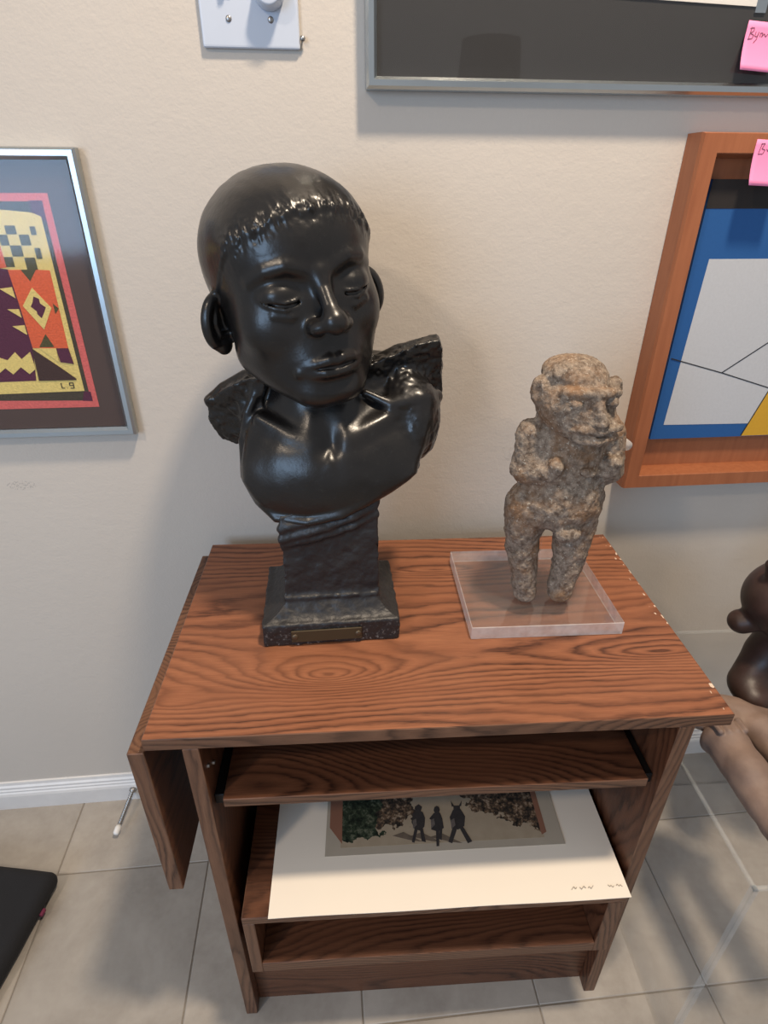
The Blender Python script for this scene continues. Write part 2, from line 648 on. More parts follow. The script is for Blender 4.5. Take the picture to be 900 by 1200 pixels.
bm = bmesh.new()
prof = [(0.0, 0.0), (0.013, 0.0), (0.013, 0.040), (0.0115, 0.046), (0.0095, 0.049), (0.0095, 0.053), (0.0075, 0.056), (0.0075, 0.061),
        (0.0045, 0.065), (0.0035, 0.072), (0.0, 0.073)]
ends = []
for xx in (-1.9, 2.4):
    ends.append([bm.verts.new((xx, -d, z)) for d, z in prof])
for i in range(len(prof)):
    j = (i + 1) % len(prof)
    bm.faces.new((ends[0][i], ends[0][j], ends[1][j], ends[1][i]))
bm.faces.new(ends[0])
bm.faces.new(ends[1][::-1])
bb = link('baseboard_back', bm_mesh(bm, 'baseboard_back'), None, M['white_trim'], mw=WALLM)
tag(bb, 'white moulded baseboard along the foot of the beige wall', 'baseboard', kind='structure')

floor = box('floor', (-1.9, -2.6, -0.05), (2.4, 0.0, -0.0018), M['grout'], mw=WALLM)
tag(floor, 'grey beige stone tile floor with thin grout lines', 'floor', kind='structure')
PIT = 0.2905
G = 0.0011


def tile_mesh(w, d):
    bm = bmesh.new()
    add_box(bm, (-w / 2 + G, -d / 2 + G, -0.008), (w / 2 - G, d / 2 - G, 0.0), 0.0012, 1)
    return bm_mesh(bm, 'tile')


s0, t0 = -0.368, -0.165
tm = tile_mesh(PIT, PIT)
edge_d = abs(t0)
tme = tile_mesh(PIT, edge_d)
for me in (tm, tme):
    me.materials.append(M['tile'])
for i in range(-4, 8):
    x = s0 + (i + 0.5) * PIT
    o = link('tile', tme, floor, loc=(x, t0 + edge_d / 2, 0))
    for j in range(0, 6):
        link('tile', tm, floor, loc=(x, t0 - (j + 0.5) * PIT, 0))

# ------------------------------------------------------------------ the cabinet
H, W, D, T = 0.6585, 0.66, 0.39, 0.0175
cab = empty('drop_leaf_stand')
tag(cab, 'brown oak laminate stand on the tile floor with a folded drop leaf and open shelves', 'cabinet')


def panel(name, lo, hi, face, edge, eaxis, parent, bev=0.0009):
    """board whose thin faces along `eaxis` directions carry the edge band"""
    bm = bmesh.new()
    add_box(bm, lo, hi, bev)
    me = bm_mesh(bm, name)
    me.materials.append(face)
    me.materials.append(edge)
    for p in me.polygons:
        if any(abs(p.normal['xyz'.index(a)]) > 0.6 for a in eaxis):
            p.material_index = 1
    return link(name, me, parent)


panel('table_top', (0, 0, H - T), (W, D, H), M['wood_x'], M['edge_x'], 'xy', cab)
PL0, PL1 = 0.0404, 0.0586
PR0, PR1 = 0.6002, 0.6184
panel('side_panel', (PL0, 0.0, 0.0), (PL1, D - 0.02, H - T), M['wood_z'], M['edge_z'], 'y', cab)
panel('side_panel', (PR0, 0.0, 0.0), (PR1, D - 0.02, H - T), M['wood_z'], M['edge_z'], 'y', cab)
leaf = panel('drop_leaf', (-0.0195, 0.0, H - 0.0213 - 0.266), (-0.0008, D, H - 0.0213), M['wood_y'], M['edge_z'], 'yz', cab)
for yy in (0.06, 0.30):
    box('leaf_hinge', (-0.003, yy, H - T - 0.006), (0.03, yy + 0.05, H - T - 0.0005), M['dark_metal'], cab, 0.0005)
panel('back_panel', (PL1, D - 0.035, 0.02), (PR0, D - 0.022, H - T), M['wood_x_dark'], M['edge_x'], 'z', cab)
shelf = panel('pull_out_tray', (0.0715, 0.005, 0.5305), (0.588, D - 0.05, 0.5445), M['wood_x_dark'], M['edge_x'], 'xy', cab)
for a, b in ((PL1, 0.0705), (0.589, PR0)):
    rl = box('slide_rail', (a, 0.016, 0.5225), (b, D - 0.06, 0.5385), M['dark_metal'], cab, 0.001)
    rl['label'] = 'dark metal slide rail'
for yy in (0.012, 0.03):
    bm = bmesh.new()
    bmesh.ops.create_cone(bm, cap_ends=True, segments=12, radius1=0.003, radius2=0.0025, depth=0.003,
                          matrix=Matrix.Translation((PL1 + 0.001, yy + 0.004, 0.605 - yy)) @ Matrix.Rotation(math.pi / 2, 4, 'Y'))
    link('shelf_screw', bm_mesh(bm, 'shelf_screw'), cab, M['screw'])
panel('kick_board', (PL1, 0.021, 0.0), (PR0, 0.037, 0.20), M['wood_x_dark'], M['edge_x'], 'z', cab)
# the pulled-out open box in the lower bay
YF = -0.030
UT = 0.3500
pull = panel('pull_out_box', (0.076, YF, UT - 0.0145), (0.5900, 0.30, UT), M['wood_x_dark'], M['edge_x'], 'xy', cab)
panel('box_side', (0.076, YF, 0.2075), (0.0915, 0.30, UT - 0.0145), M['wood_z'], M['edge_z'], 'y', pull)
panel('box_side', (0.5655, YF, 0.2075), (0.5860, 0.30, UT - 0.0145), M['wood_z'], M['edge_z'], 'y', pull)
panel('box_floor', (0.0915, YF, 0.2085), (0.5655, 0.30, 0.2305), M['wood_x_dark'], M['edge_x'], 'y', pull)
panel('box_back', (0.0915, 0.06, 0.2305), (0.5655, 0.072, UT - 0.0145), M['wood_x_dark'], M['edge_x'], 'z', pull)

# ------------------------------------------------------------------ the print on the pulled-out box
pr = empty('art_print', Matrix.Translation((0, 0, UT)))
tag(pr, 'cream sheet with a small dark figure scene lying on the lower shelf', 'print')
bm = bmesh.new()
nx, ny = 24, 12
g = [[bm.verts.new((0.111 + 0.481 * i / nx, -0.0325 + 0.30 * j / ny, 0.0020 + 0.0008 * math.sin(i * 0.55) * max(0, 1 - j / 5.0) * (1 if i not in (0,) else 0)))
      for j in range(ny + 1)] for i in range(nx + 1)]
for i in range(nx):
    for j in range(ny):
        bm.faces.new((g[i][j], g[i + 1][j], g[i + 1][j + 1], g[i][j + 1]))
geo = bmesh.ops.extrude_face_region(bm, geom=bm.faces[:])
for v in geo['geom']:
    if isinstance(v, bmesh.types.BMVert):
        v.co.z -= 0.0008
paper = link('paper', bm_mesh(bm, 'paper'), pr, M['paper'])


def print_scene_material():
    t = NT('printed_scene')
    v = t.obj()
    sp = t.n('ShaderNodeSeparateXYZ', {0: v})
    x, y = sp.outputs[0], sp.outputs[1]
    n1 = t.noise(v, 55.0, 3.0, 0.6)
    n2 = t.noise(v, 130.0, 4.0, 0.7)
    sky = t.mix(n1, (0.34, 0.27, 0.19), (0.46, 0.38, 0.28))
    crowd = t.ramp(n2, [(0.34, (0.015, 0.014, 0.012)), (0.47, (0.06, 0.045, 0.035)), (0.55, (0.16, 0.10, 0.06)), (0.64, (0.38, 0.30, 0.22)), (0.74, (0.12, 0.07, 0.05))])
    leaves = t.ramp(n2, [(0.36, (0.010, 0.014, 0.010)), (0.52, (0.035, 0.05, 0.03)), (0.68, (0.16, 0.17, 0.12))])
    # right-hand crowd: x above a slanted line, above the ground
    wob = t.math('MULTIPLY', t.math('SUBTRACT', n1, 0.5), 0.06)
    right = t.math('GREATER_THAN', t.math('ADD', t.math('ADD', x, wob), t.math('MULTIPLY', t.math('SUBTRACT', y, 0.08), 0.7)), 0.420)
    right = t.math('MULTIPLY', right, t.math('GREATER_THAN', t.math('ADD', y, wob), t.math('SUBTRACT', 0.105, t.math('MULTIPLY', t.math('SUBTRACT', x, 0.40), 0.40))))
    left = t.math('LESS_THAN', t.math('ADD', x, wob), 0.262)
    left = t.math('MULTIPLY', left, t.math('GREATER_THAN', t.math('ADD', y, t.math('MULTIPLY', wob, 0.6)), 0.066))
    back = t.math('MULTIPLY', t.math('LESS_THAN', t.math('ADD', x, wob), 0.315), t.math('GREATER_THAN', t.math('ADD', y, wob), 0.088))
    c = t.mix(back, sky, crowd)
    c = t.mix(right, c, crowd)
    c = t.mix(left, c, leaves)
    t.base(c, 0.85, 0, 0.2)
    return t.m


ZP = 0.0030
flat('plate_tone', [(0.182, 0.043), (0.527, 0.043), (0.531, 0.25), (0.187, 0.25)], ZP - 0.0004, ZP, plain('plate_tone_ink', (0.44, 0.385, 0.31), 0.85), pr, 'z')
flat('printed_scene', [(0.204, 0.054), (0.500, 0.054), (0.503, 0.25), (0.206, 0.25)], ZP, ZP + 0.0002, print_scene_material(), pr, 'z')
brown_ink = plain('brown_column_ink', (0.26, 0.12, 0.075), 0.85)
flat('printed_column', [(0.188, 0.085), (0.206, 0.060), (0.208, 0.25), (0.190, 0.25)], ZP, ZP + 0.0003, brown_ink, pr, 'z')
flat('printed_column', [(0.497, 0.058), (0.505, 0.062), (0.509, 0.25), (0.500, 0.25)], ZP, ZP + 0.0003, brown_ink, pr, 'z')
fig_ink = plain('figure_ink', (0.035, 0.030, 0.030), 0.85, var=0.4, scale=160)
shade_ink = plain('shadow_ink', (0.15, 0.115, 0.085), 0.85, var=0.3, scale=160)


def printed_figure(cx, y0, hgt, lean, kind):
    bm = bmesh.new()
    w = hgt * 0.13

    def P(a, b):
        return (cx + lean * b * hgt + a * w, y0 + b * hgt)
    body = {0: [(-0.9, .36), (0.2, .30), (1.1, .40), (1.3, .62), (0.9, .80), (-0.2, .86), (-1.1, .76), (-1.4, .55)],
            1: [(-1.2, .34), (0.0, .28), (1.2, .36), (1.0, .60), (0.6, .76), (-0.6, .76), (-1.0, .60)],
            2: [(-1.1, .40), (0.0, .34), (1.2, .42), (1.5, .66), (0.7, .86), (-0.7, .84), (-1.4, .66)]}[kind]
    legs = {0: [[(-1.4, .02), (-0.9, .0), (-0.2, .34), (-0.8, .38)], [(0.5, .03), (1.3, .0), (0.8, .36), (0.2, .34)]],
            1: [[(-0.3, -.08), (0.2, -.08), (0.3, .32), (-0.3, .32)], [(0.2, .10), (0.7, .06), (0.9, .34), (0.4, .32)]],
            2: [[(-1.9, .06), (-1.2, .02), (-0.2, .36), (-0.9, .42)], [(1.6, .0), (2.4, .04), (0.9, .42), (0.3, .38)]]}[kind]
    heads = {0: [[(-0.6, .82), (0.5, .82), (0.8, .94), (0.1, 1.02), (-0.7, .95)]],
             1: [[(0.6 * math.cos(k * math.pi / 4), .84 + .11 * math.sin(k * math.pi / 4)) for k in range(8)], [(-1.5, .62), (-1.1, .58), (-0.5, .70), (-0.6, .76)]],
             2: [[(-0.6, .82), (0.6, .82), (0.7, .95), (-0.6, .95)], [(-0.9, .93), (-0.4, .93), (-1.0, 1.08)], [(0.9, .93), (0.4, .93), (1.1, 1.08)]]}[kind]
    for i, poly in enumerate([body] + legs + heads):
        prism(bm, [P(a, b) for a, b in poly], ZP + 0.0002, ZP + 0.0006 + i * 0.00002, 'z')
    link('printed_figure', bm_mesh(bm, 'printed_figure'), pr, fig_ink)
    flat('printed_shadow', [(cx - 1.2 * w, y0 + 0.003), (cx + 0.6 * w, y0 + 0.001), (cx - w * 2.8, y0 + 0.017), (cx - w * 5.0, y0 + 0.012)], ZP + 0.0002, ZP + 0.0004, shade_ink, pr, 'z')
    flat('printed_sheen', [(cx - 0.9 * w, y0 + 0.36 * hgt), (cx - 0.1 * w, y0 + 0.45 * hgt), (cx - 0.1 * w, y0 + 0.62 * hgt), (cx - 0.8 * w, y0 + 0.58 * hgt)], ZP + 0.0006, ZP + 0.0009, sheen_ink, pr, 'z')


sheen_ink = plain('sheen_ink', (0.13, 0.11, 0.10), 0.85, var=0.5, scale=200)


printed_figure(0.317, 0.056, 0.058, 0.08, 0)
printed_figure(0.344, 0.054, 0.060, 0.10, 1)
printed_figure(0.374, 0.051, 0.062, 0.10, 2)


def scribble(name, strokes, width, mat, parent, plane='z', d=0.0, thick=0.0003):
    bm = bmesh.new()
    for st in strokes:
        for (a, b), (c, e) in zip(st, st[1:]):
            L = math.hypot(c - a, e - b)
            if L < 1e-6:
                continue
            ox, oy = -(e - b) / L * width / 2, (c - a) / L * width / 2
            prism(bm, [(a + ox, b + oy), (c + ox, e + oy), (c - ox, e - oy), (a - ox, b - oy)], d, d + thick, plane)
    return link(name, bm_mesh(bm, name), parent, mat)


pencil = plain('pencil_grey', (0.40, 0.35, 0.29), 0.9)
st = []
for k, x0 in enumerate((0.515, 0.527, 0.538, 0.566, 0.577)):
    st.append([(x0 + 0.002 * i, -0.019 + 0.0035 * ((i * 7 + k * 3) % 5) / 4) for i in range(5)])
scribble('pencil_signature', st, 0.0009, pencil, pr, 'z', 0.0027, 0.0003)

# ------------------------------------------------------------------ the bronze bust
BO = (0.20, 0.21, H)
bust = empty('bronze_bust', Matrix.Translation(BO))
tag(bust, 'black bronze bust of a shaven-headed boy with downcast eyes on a square socle', 'sculpture')

HC = np.array((-0.024, 0.030, 0.428), np.float32)
yaw, pit, rol = math.radians(24), math.radians(-5), math.radians(-6)
HR = np.array((Matrix.Rotation(yaw, 3, 'Z') @ Matrix.Rotation(rol, 3, 'Y') @ Matrix.Rotation(pit, 3, 'X')), np.float32)


def head_sdf(q):
    q = q * np.array((1 / 1.06, 1, 1), np.float32)
    x, y, z = q.T
    ax = np.abs(x)
    m = np.stack([ax, y, z], 1)            # mirrored point: paired features in one go
    d = ell(q, (0, 0.022, 0.032), (0.081, 0.100, 0.079))
    d = smin(d, ell(q, (0, 0.018, -0.014), (0.074, 0.082, 0.070)), 0.02)            # temples and nape
    d = smin(d, ell(q, (0, -0.026, 0.034), (0.064, 0.056, 0.058)), 0.03)
    d = smin(d, ell(q, (0, -0.018, -0.038), (0.067, 0.066, 0.080)), 0.022)
    d = smin(d, ell(m, (0.046, -0.034, -0.032), (0.025, 0.030, 0.030)), 0.022)      # cheekbones
    d = smin(d, cap(m, (0.052, -0.004, -0.066), (0.020, -0.056, -0.102), 0.020, 0.019), 0.025)  # jaw
    d = smin(d, ell(q, (0, -0.063, -0.105), (0.025, 0.020, 0.017)), 0.018)          # chin
    # hair cap
    f = z + 0.75 * (y + 0.08) - 0.060 + 0.010 * vnoise(np.stack([x * 45 + 3, y * 0, y * 0 + 2.5], 1)) + 0.006 * vnoise(np.stack([x * 140, y * 0 + 1.3, y * 0], 1))
    s = np.clip(f / 0.008, 0, 1)
    s = s * s * (3 - 2 * s)
    fringe = np.exp(-((f - 0.010) / 0.014) ** 2) * np.clip(-(y + 0.02) / 0.03, 0, 1)
    qq = q * np.array((300, 90, 130), np.float32)
    d = d - s * (0.0024 + 0.0008 * vnoise(qq * 0.5)) - fringe * (0.0010 + 0.0030 * vnoise(qq * 0.8 + 7) + 0.0026 * vnoise(qq * 1.7 + 3))
    # eye sockets
    d = smax(d, -ell(m, (0.034, -0.099, 0.003), (0.023, 0.0230, 0.0145)), 0.010)
    d = smax(d, -ell(m, (0.014, -0.097, 0.000), (0.008, 0.012, 0.010)), 0.008)
    # brows
    d = smin(d, chain(m, [(0.015, -0.0800, 0.0170), (0.030, -0.0800, 0.0225), (0.046, -0.0695, 0.0200), (0.057, -0.053, 0.012)], [0.0035, 0.0046, 0.0042, 0.003]), 0.009)
    # eyes with lowered lids
    lid = ell(m, (0.0345, -0.0605, -0.003), (0.0205, 0.0195, 0.0150))
    d = smin(d, lid, 0.005)
    slit = [(0.0180, -0.0735, -0.0085), (0.0265, -0.0788, -0.0125), (0.0360, -0.0788, -0.0130), (0.0445, -0.0735, -0.0105), (0.0520, -0.0630, -0.0070)]
    d = smin(d, chain(m, [(a, b - 0.0006, c + 0.0030) for a, b, c in slit], 0.0017), 0.003)     # lash line
    d = smin(d, chain(m, [(a, b + 0.0015, c - 0.0034) for a, b, c in slit], 0.0018), 0.003)     # lower lid
    d = smax(d, -chain(m, [(a, b - 0.0010, c) for a, b, c in slit], 0.0016), 0.0015)
    d = smin(d, chain(m, [(0.020, -0.0725, -0.0200), (0.032, -0.0765, -0.0235), (0.046, -0.0690, -0.0200)], 0.0022), 0.006)
    # nose
    n = chain(q, [(0, -0.0830, 0.012), (0, -0.0870, -0.001), (0, -0.0965, -0.018), (0, -0.1030, -0.0300)], [0.0070, 0.0066, 0.0076, 0.0095])
    d = smin(d, n, 0.010)
    d = smin(d, sph(q, (0, -0.1020, -0.0330), 0.0122), 0.006)
    d = smin(d, ell(m, (0.0135, -0.0895, -0.0365), (0.0088, 0.0110, 0.0078)), 0.009)
    d = smax(d, -ell(m, (0.0075, -0.0985, -0.0455), (0.0042, 0.0065, 0.0035)), 0.003)
    # muzzle, lips
    d = smin(d, ell(q, (0, -0.0620, -0.071), (0.034, 0.024, 0.024)), 0.016)
    d = smax(d, -chain(q, [(0, -0.0945, -0.0500), (0, -0.0935, -0.0640)], 0.0030), 0.006)
    up = chain(m, [(0.0, -0.0880, -0.0720), (0.006, -0.0885, -0.0700), (0.018, -0.0825, -0.0725), (0.0310, -0.0700, -0.0765)], [0.0052, 0.0058, 0.0050, 0.0030])
    d = smin(d, up, 0.005)
    lo_ = chain(m, [(0.0, -0.0862, -0.0832), (0.010, -0.0847, -0.0828), (0.021, -0.0775, -0.0820), (0.0305, -0.0700, -0.0785)], [0.0066, 0.0064, 0.0048, 0.0025])
    d = smin(d, lo_, 0.005)
    d = smax(d, -chain(m, [(0.0, -0.0925, -0.0780), (0.016, -0.0865, -0.0772), (0.0330, -0.0710, -0.0778)], 0.0007), 0.003)
    d = smax(d, -ell(q, (0, -0.0895, -0.0965), (0.020, 0.0070, 0.0045)), 0.008)
    # a worn knob at the corner of the mouth
    d = smin(d, sph(q, (-0.0320, -0.0690, -0.0800), 0.0055), 0.004)
    # ears: shell, rim, hollow, lobe
    er = np.array(Matrix.Rotation(math.radians(-32), 3, 'Z') @ Matrix.Rotation(math.radians(10), 3, 'X'), np.float32)
    ec = np.array((0.0835, 0.014, -0.026), np.float32)
    e = (m - ec) @ er
    shell = ell(e, (0, 0, 0), (0.0210, 0.0080, 0.0310))
    ex, ey, ez = e.T
    rr = np.sqrt((ex / 0.0190) ** 2 + (ez / 0.0295) ** 2)
    rim = np.sqrt(((rr - 0.88) * 0.021) ** 2 + (ey + 0.0035) ** 2) - 0.0034
    rim = np.where(ez < -0.024, rim + 0.004, rim)
    shell = smax(shell, -ell(e, (-0.001, -0.0085, 0.002), (0.0130, 0.0080, 0.0190)), 0.004)
    ear = smin(shell, rim, 0.003)
    ear = smin(ear, ell(e, (-0.004, -0.002, -0.027), (0.0095, 0.0060, 0.0095)), 0.004)
    ear = smin(ear, chain(e, [(0.004, -0.004, 0.016), (0.007, -0.005, 0.0), (0.003, -0.005, -0.013), (-0.008, -0.005, -0.014)], 0.0026), 0.003)
    ear = smin(ear, ell(e, (-0.016, -0.001, -0.003), (0.0075, 0.007, 0.010)), 0.004)
    return smin(d, ear, 0.006)


CHEST = [(-0.084, 0.335), (-0.092, 0.300), (-0.092, 0.262), (-0.096, 0.214), (-0.080, 0.188), (-0.060, 0.168), (-0.020, 0.167), (0.020, 0.177), (0.062, 0.199), (0.112, 0.220),
         (0.120, 0.252), (0.135, 0.290), (0.134, 0.330), (0.10, 0.352), (0.0, 0.375), (-0.06, 0.352)]
FLAP_R = [(0.040, 0.318), (0.062, 0.344), (0.086, 0.352), (0.112, 0.362), (0.136, 0.366), (0.143, 0.352), (0.143, 0.318), (0.146, 0.276), (0.128, 0.266), (0.098, 0.286), (0.066, 0.300)]
FLAP_L = [(-0.060, 0.330), (-0.088, 0.326), (-0.116, 0.310), (-0.139, 0.294), (-0.141, 0.266), (-0.128, 0.240), (-0.108, 0.236), (-0.090, 0.258), (-0.070, 0.300)]


def bust_sdf(P):
    z = P[:, 2]
    out = np.full(len(P), 1.0, np.float32)
    lowm = z < 0.42
    him = z > 0.255
    if lowm.any():
        out[lowm] = torso_sdf(P[lowm])
    if him.any():
        Q = P[him]
        out[him] = smin(out[him], head_sdf((Q - HC) @ HR), 0.007)
    return out


def torso_sdf(P):
    x, y, z = P.T
    t = ell(P, (0.012, 0.034, 0.196), (0.165, 0.080, 0.116))
    t = smax(t, poly2(x, z, CHEST), 0.012)
    t = smax(t, y - 0.085, 0.01)
    # pectoral modelling and collar bones
    t = smin(t, ell(P, (0.004, -0.008, 0.222), (0.085, 0.038, 0.050)), 0.03)
    t = smin(t, chain(P, [(0.024, -0.028, 0.264), (0.050, -0.021, 0.275), (0.085, -0.004, 0.290)], [0.0040, 0.0048, 0.005]), 0.016)
    t = smin(t, chain(P, [(-0.008, -0.028, 0.262), (-0.034, -0.021, 0.271), (-0.072, -0.004, 0.286)], [0.0036, 0.0042, 0.005]), 0.016)
    t = smin(t, ell(P, (-0.058, 0.050, 0.292), (0.050, 0.030, 0.048)), 0.02)
    t = smin(t, ell(P, (0.062, 0.052, 0.300), (0.050, 0.030, 0.048)), 0.02)
    # neck
    n = cap(P, (-0.012, 0.036, 0.360), (0.002, 0.036, 0.262), 0.0475, 0.052)
    n = smin(n, cap(P, (-0.050, 0.030, 0.345), (0.002, -0.022, 0.268), 0.010, 0.007), 0.016)
    n = smin(n, cap(P, (0.040, 0.030, 0.345), (0.016, -0.022, 0.270), 0.010, 0.007), 0.016)
    t = smin(t, n, 0.018)
    t = smax(t, -ell(P, (0.009, -0.040, 0.276), (0.006, 0.010, 0.016)), 0.022)
    # the open garment: a standing flap on either side, rough
    rough = 0.0045 * vnoise(P * 95) + 0.003 * vnoise(P * 210 + 5)
    fr = np.maximum(poly2(x, z, FLAP_R), np.abs(y - 0.040 - 0.25 * (x - 0.09) + 0.35 * (z - 0.32)) - 0.011)
    fr = fr + rough * 0.8
    fr = smin(fr, chain(P, [(0.050, 0.030, 0.333), (0.088, 0.040, 0.350), (0.134, 0.048, 0.360), (0.140, 0.052, 0.330), (0.140, 0.046, 0.282)], 0.0050), 0.010)
    fr = smin(fr, ell(P, (0.104, 0.022, 0.272), (0.038, 0.034, 0.056)) + rough * 0.5, 0.016)
    fr = smin(fr, chain(P, [(0.052, 0.004, 0.312), (0.080, -0.004, 0.300), (0.112, 0.000, 0.306), (0.138, 0.026, 0.300)], [0.004, 0.006, 0.007, 0.006]), 0.012)
    fr = smin(fr, chain(P, [(0.120, 0.004, 0.300), (0.114, -0.008, 0.265), (0.104, -0.010, 0.232)], [0.008, 0.007, 0.006]), 0.014)
    fl = np.maximum(poly2(x, z, FLAP_L), np.abs(y - 0.040 + 0.30 * (x + 0.10) + 0.25 * (z - 0.28)) - 0.014)
    fl = fl + rough * 0.7
    fl = smin(fl, chain(P, [(-0.062, 0.030, 0.330), (-0.090, 0.036, 0.324), (-0.118, 0.040, 0.308), (-0.136, 0.044, 0.292)], 0.0065), 0.006)
    fl = smin(fl, chain(P, [(-0.070, 0.014, 0.320), (-0.086, 0.008, 0.290), (-0.096, 0.012, 0.255)], [0.004, 0.005, 0.005]), 0.010)
    t = smin(t, smin(fr, fl, 0.004), 0.008)
    # rolled rim along the lower edge
    rim = chain(P, [(-0.095, 0.010, 0.250), (-0.094, -0.006, 0.214), (-0.078, -0.022, 0.188), (-0.058, -0.036, 0.172), (-0.020, -0.045, 0.170), (0.020, -0.046, 0.180), (0.062, -0.038, 0.202),
                    (0.110, -0.004, 0.223)], 0.0062)
    t = smin(t, rim, 0.005)
    return t + 0.0010 * vnoise(P * 60 + 3) * (z < 0.34)


bme = sdf_mesh('head_and_shoulders', bust_sdf, (-0.165, -0.10, 0.14), (0.165, 0.15, 0.57), 0.00155)
link('head_and_shoulders', bme, bust, M['bronze'])


def socle_sdf(P):
    x, y, z = P.T
    blk = rbox(P, (-0.088, -0.068, 0.0), (0.088, 0.068, 0.034), 0.003)
    tt = np.clip((z - 0.034) / 0.020, 0, 1)
    tt = tt ** 0.7
    hx = 0.084 - 0.025 * tt
    hy = 0.064 - 0.018 * tt
    fr = np.maximum(np.maximum(np.abs(x - 0.002 * tt) - hx, np.abs(y) - hy), np.maximum(z - 0.060, 0.01 - z)) * 0.75
    k = np.clip((z - 0.05) / 0.15, 0, 1)
    st_ = np.maximum(np.maximum(np.abs(x - 0.003) - (0.0600 - 0.002 * k), np.abs(y + 0.001) - 0.041), np.maximum(z - (0.176 + 0.28 * (x + 0.057)), 0.03 - z))
    d = smin(blk, fr, 0.004)
    d = smin(d, st_, 0.006)
    for a, b, r in ((0.146, 0.190, 0.0055), (0.160, 0.202, 0.0050), (0.136, 0.174, 0.0030)):
        d = smin(d, chain(P, [(-0.055, -0.040, a), (-0.015, -0.044, a + (b - a) * 0.28), (0.030, -0.044, a + (b - a) * 0.62), (0.060, -0.038, b)], [r, r * 1.15, r, r * 0.7]), 0.006)
    d = smin(d, chain(P, [(0.060, 0.0, 0.195), (0.057, -0.036, 0.193)], 0.004), 0.006)
    return d + 0.0016 * vnoise(P * 90) + 0.0010 * vnoise(P * 220)


sme = sdf_mesh('socle', socle_sdf, (-0.10, -0.08, -0.003), (0.10, 0.08, 0.22), 0.002)
so = link('socle', sme, bust, M['socle'])
so.rotation_euler = (0, 0, 0.045)
bm = bmesh.new()
add_box(bm, (-0.052, -0.0708, 0.0075), (0.038, -0.0685, 0.0255), 0.0006)
plq = link('plaque', bm_mesh(bm, 'plaque'), so, M['plaque'])
plq['label'] = 'aged brass name plaque'
for xx in (-0.0475, 0.0335):
    bm = bmesh.new()
    bmesh.ops.create_uvsphere(bm, u_segments=14, v_segments=8, radius=0.0042, matrix=Matrix.Translation((xx, -0.0705, 0.0165)) @ Matrix.Diagonal((1, 0.45, 1, 1)))
    link('plaque_screw', bm_mesh(bm, 'plaque_screw', True), so, plain('dark_brass_screw', (0.11, 0.08, 0.05), 0.45, 0.6))

# ------------------------------------------------------------------ acrylic stand and the stone figure
PLH = 0.020
stand = empty('acrylic_stand', Matrix.Translation((0.485, 0.23, H)))
tag(stand, 'clear acrylic display base under the small stone figure on the cabinet top', 'stand')
bm = bmesh.new()
add_box(bm, (-0.101, -0.091, 0.0003), (0.102, 0.090, PLH), 0.0008)
me = bm_mesh(bm, 'base_plate')
me.materials.append(M['acrylic_plate'])
me.materials.append(M['acrylic_edge'])
for p_ in me.polygons:
    if abs(p_.normal.z) < 0.8:
        p_.material_index = 1
link('base_plate', me, stand)
tube('support_post', [(0.015, 0.030, PLH), (0.015, 0.030, 0.215)], 0.0045, M['acrylic'], stand)
tube('support_arm', [(0.015, 0.030, 0.215), (0.070, 0.026, 0.228), (0.088, 0.006, 0.240), (0.0895, -0.018, 0.240)], [0.004, 0.005, 0.0065, 0.0065], M['acrylic_edge'], stand)
tube('support_arm', [(0.015, 0.030, 0.215), (-0.040, 0.026, 0.224), (-0.057, 0.004, 0.228), (-0.0585, -0.020, 0.228)], [0.004, 0.0042, 0.0045, 0.0040], M['acrylic'], stand)

SO = (0.50, 0.205, H + PLH)
fig = empty('stone_figure', Matrix.Translation(SO))
tag(fig, 'weathered grey brown stone figure with stubby legs standing on the clear base', 'figurine')


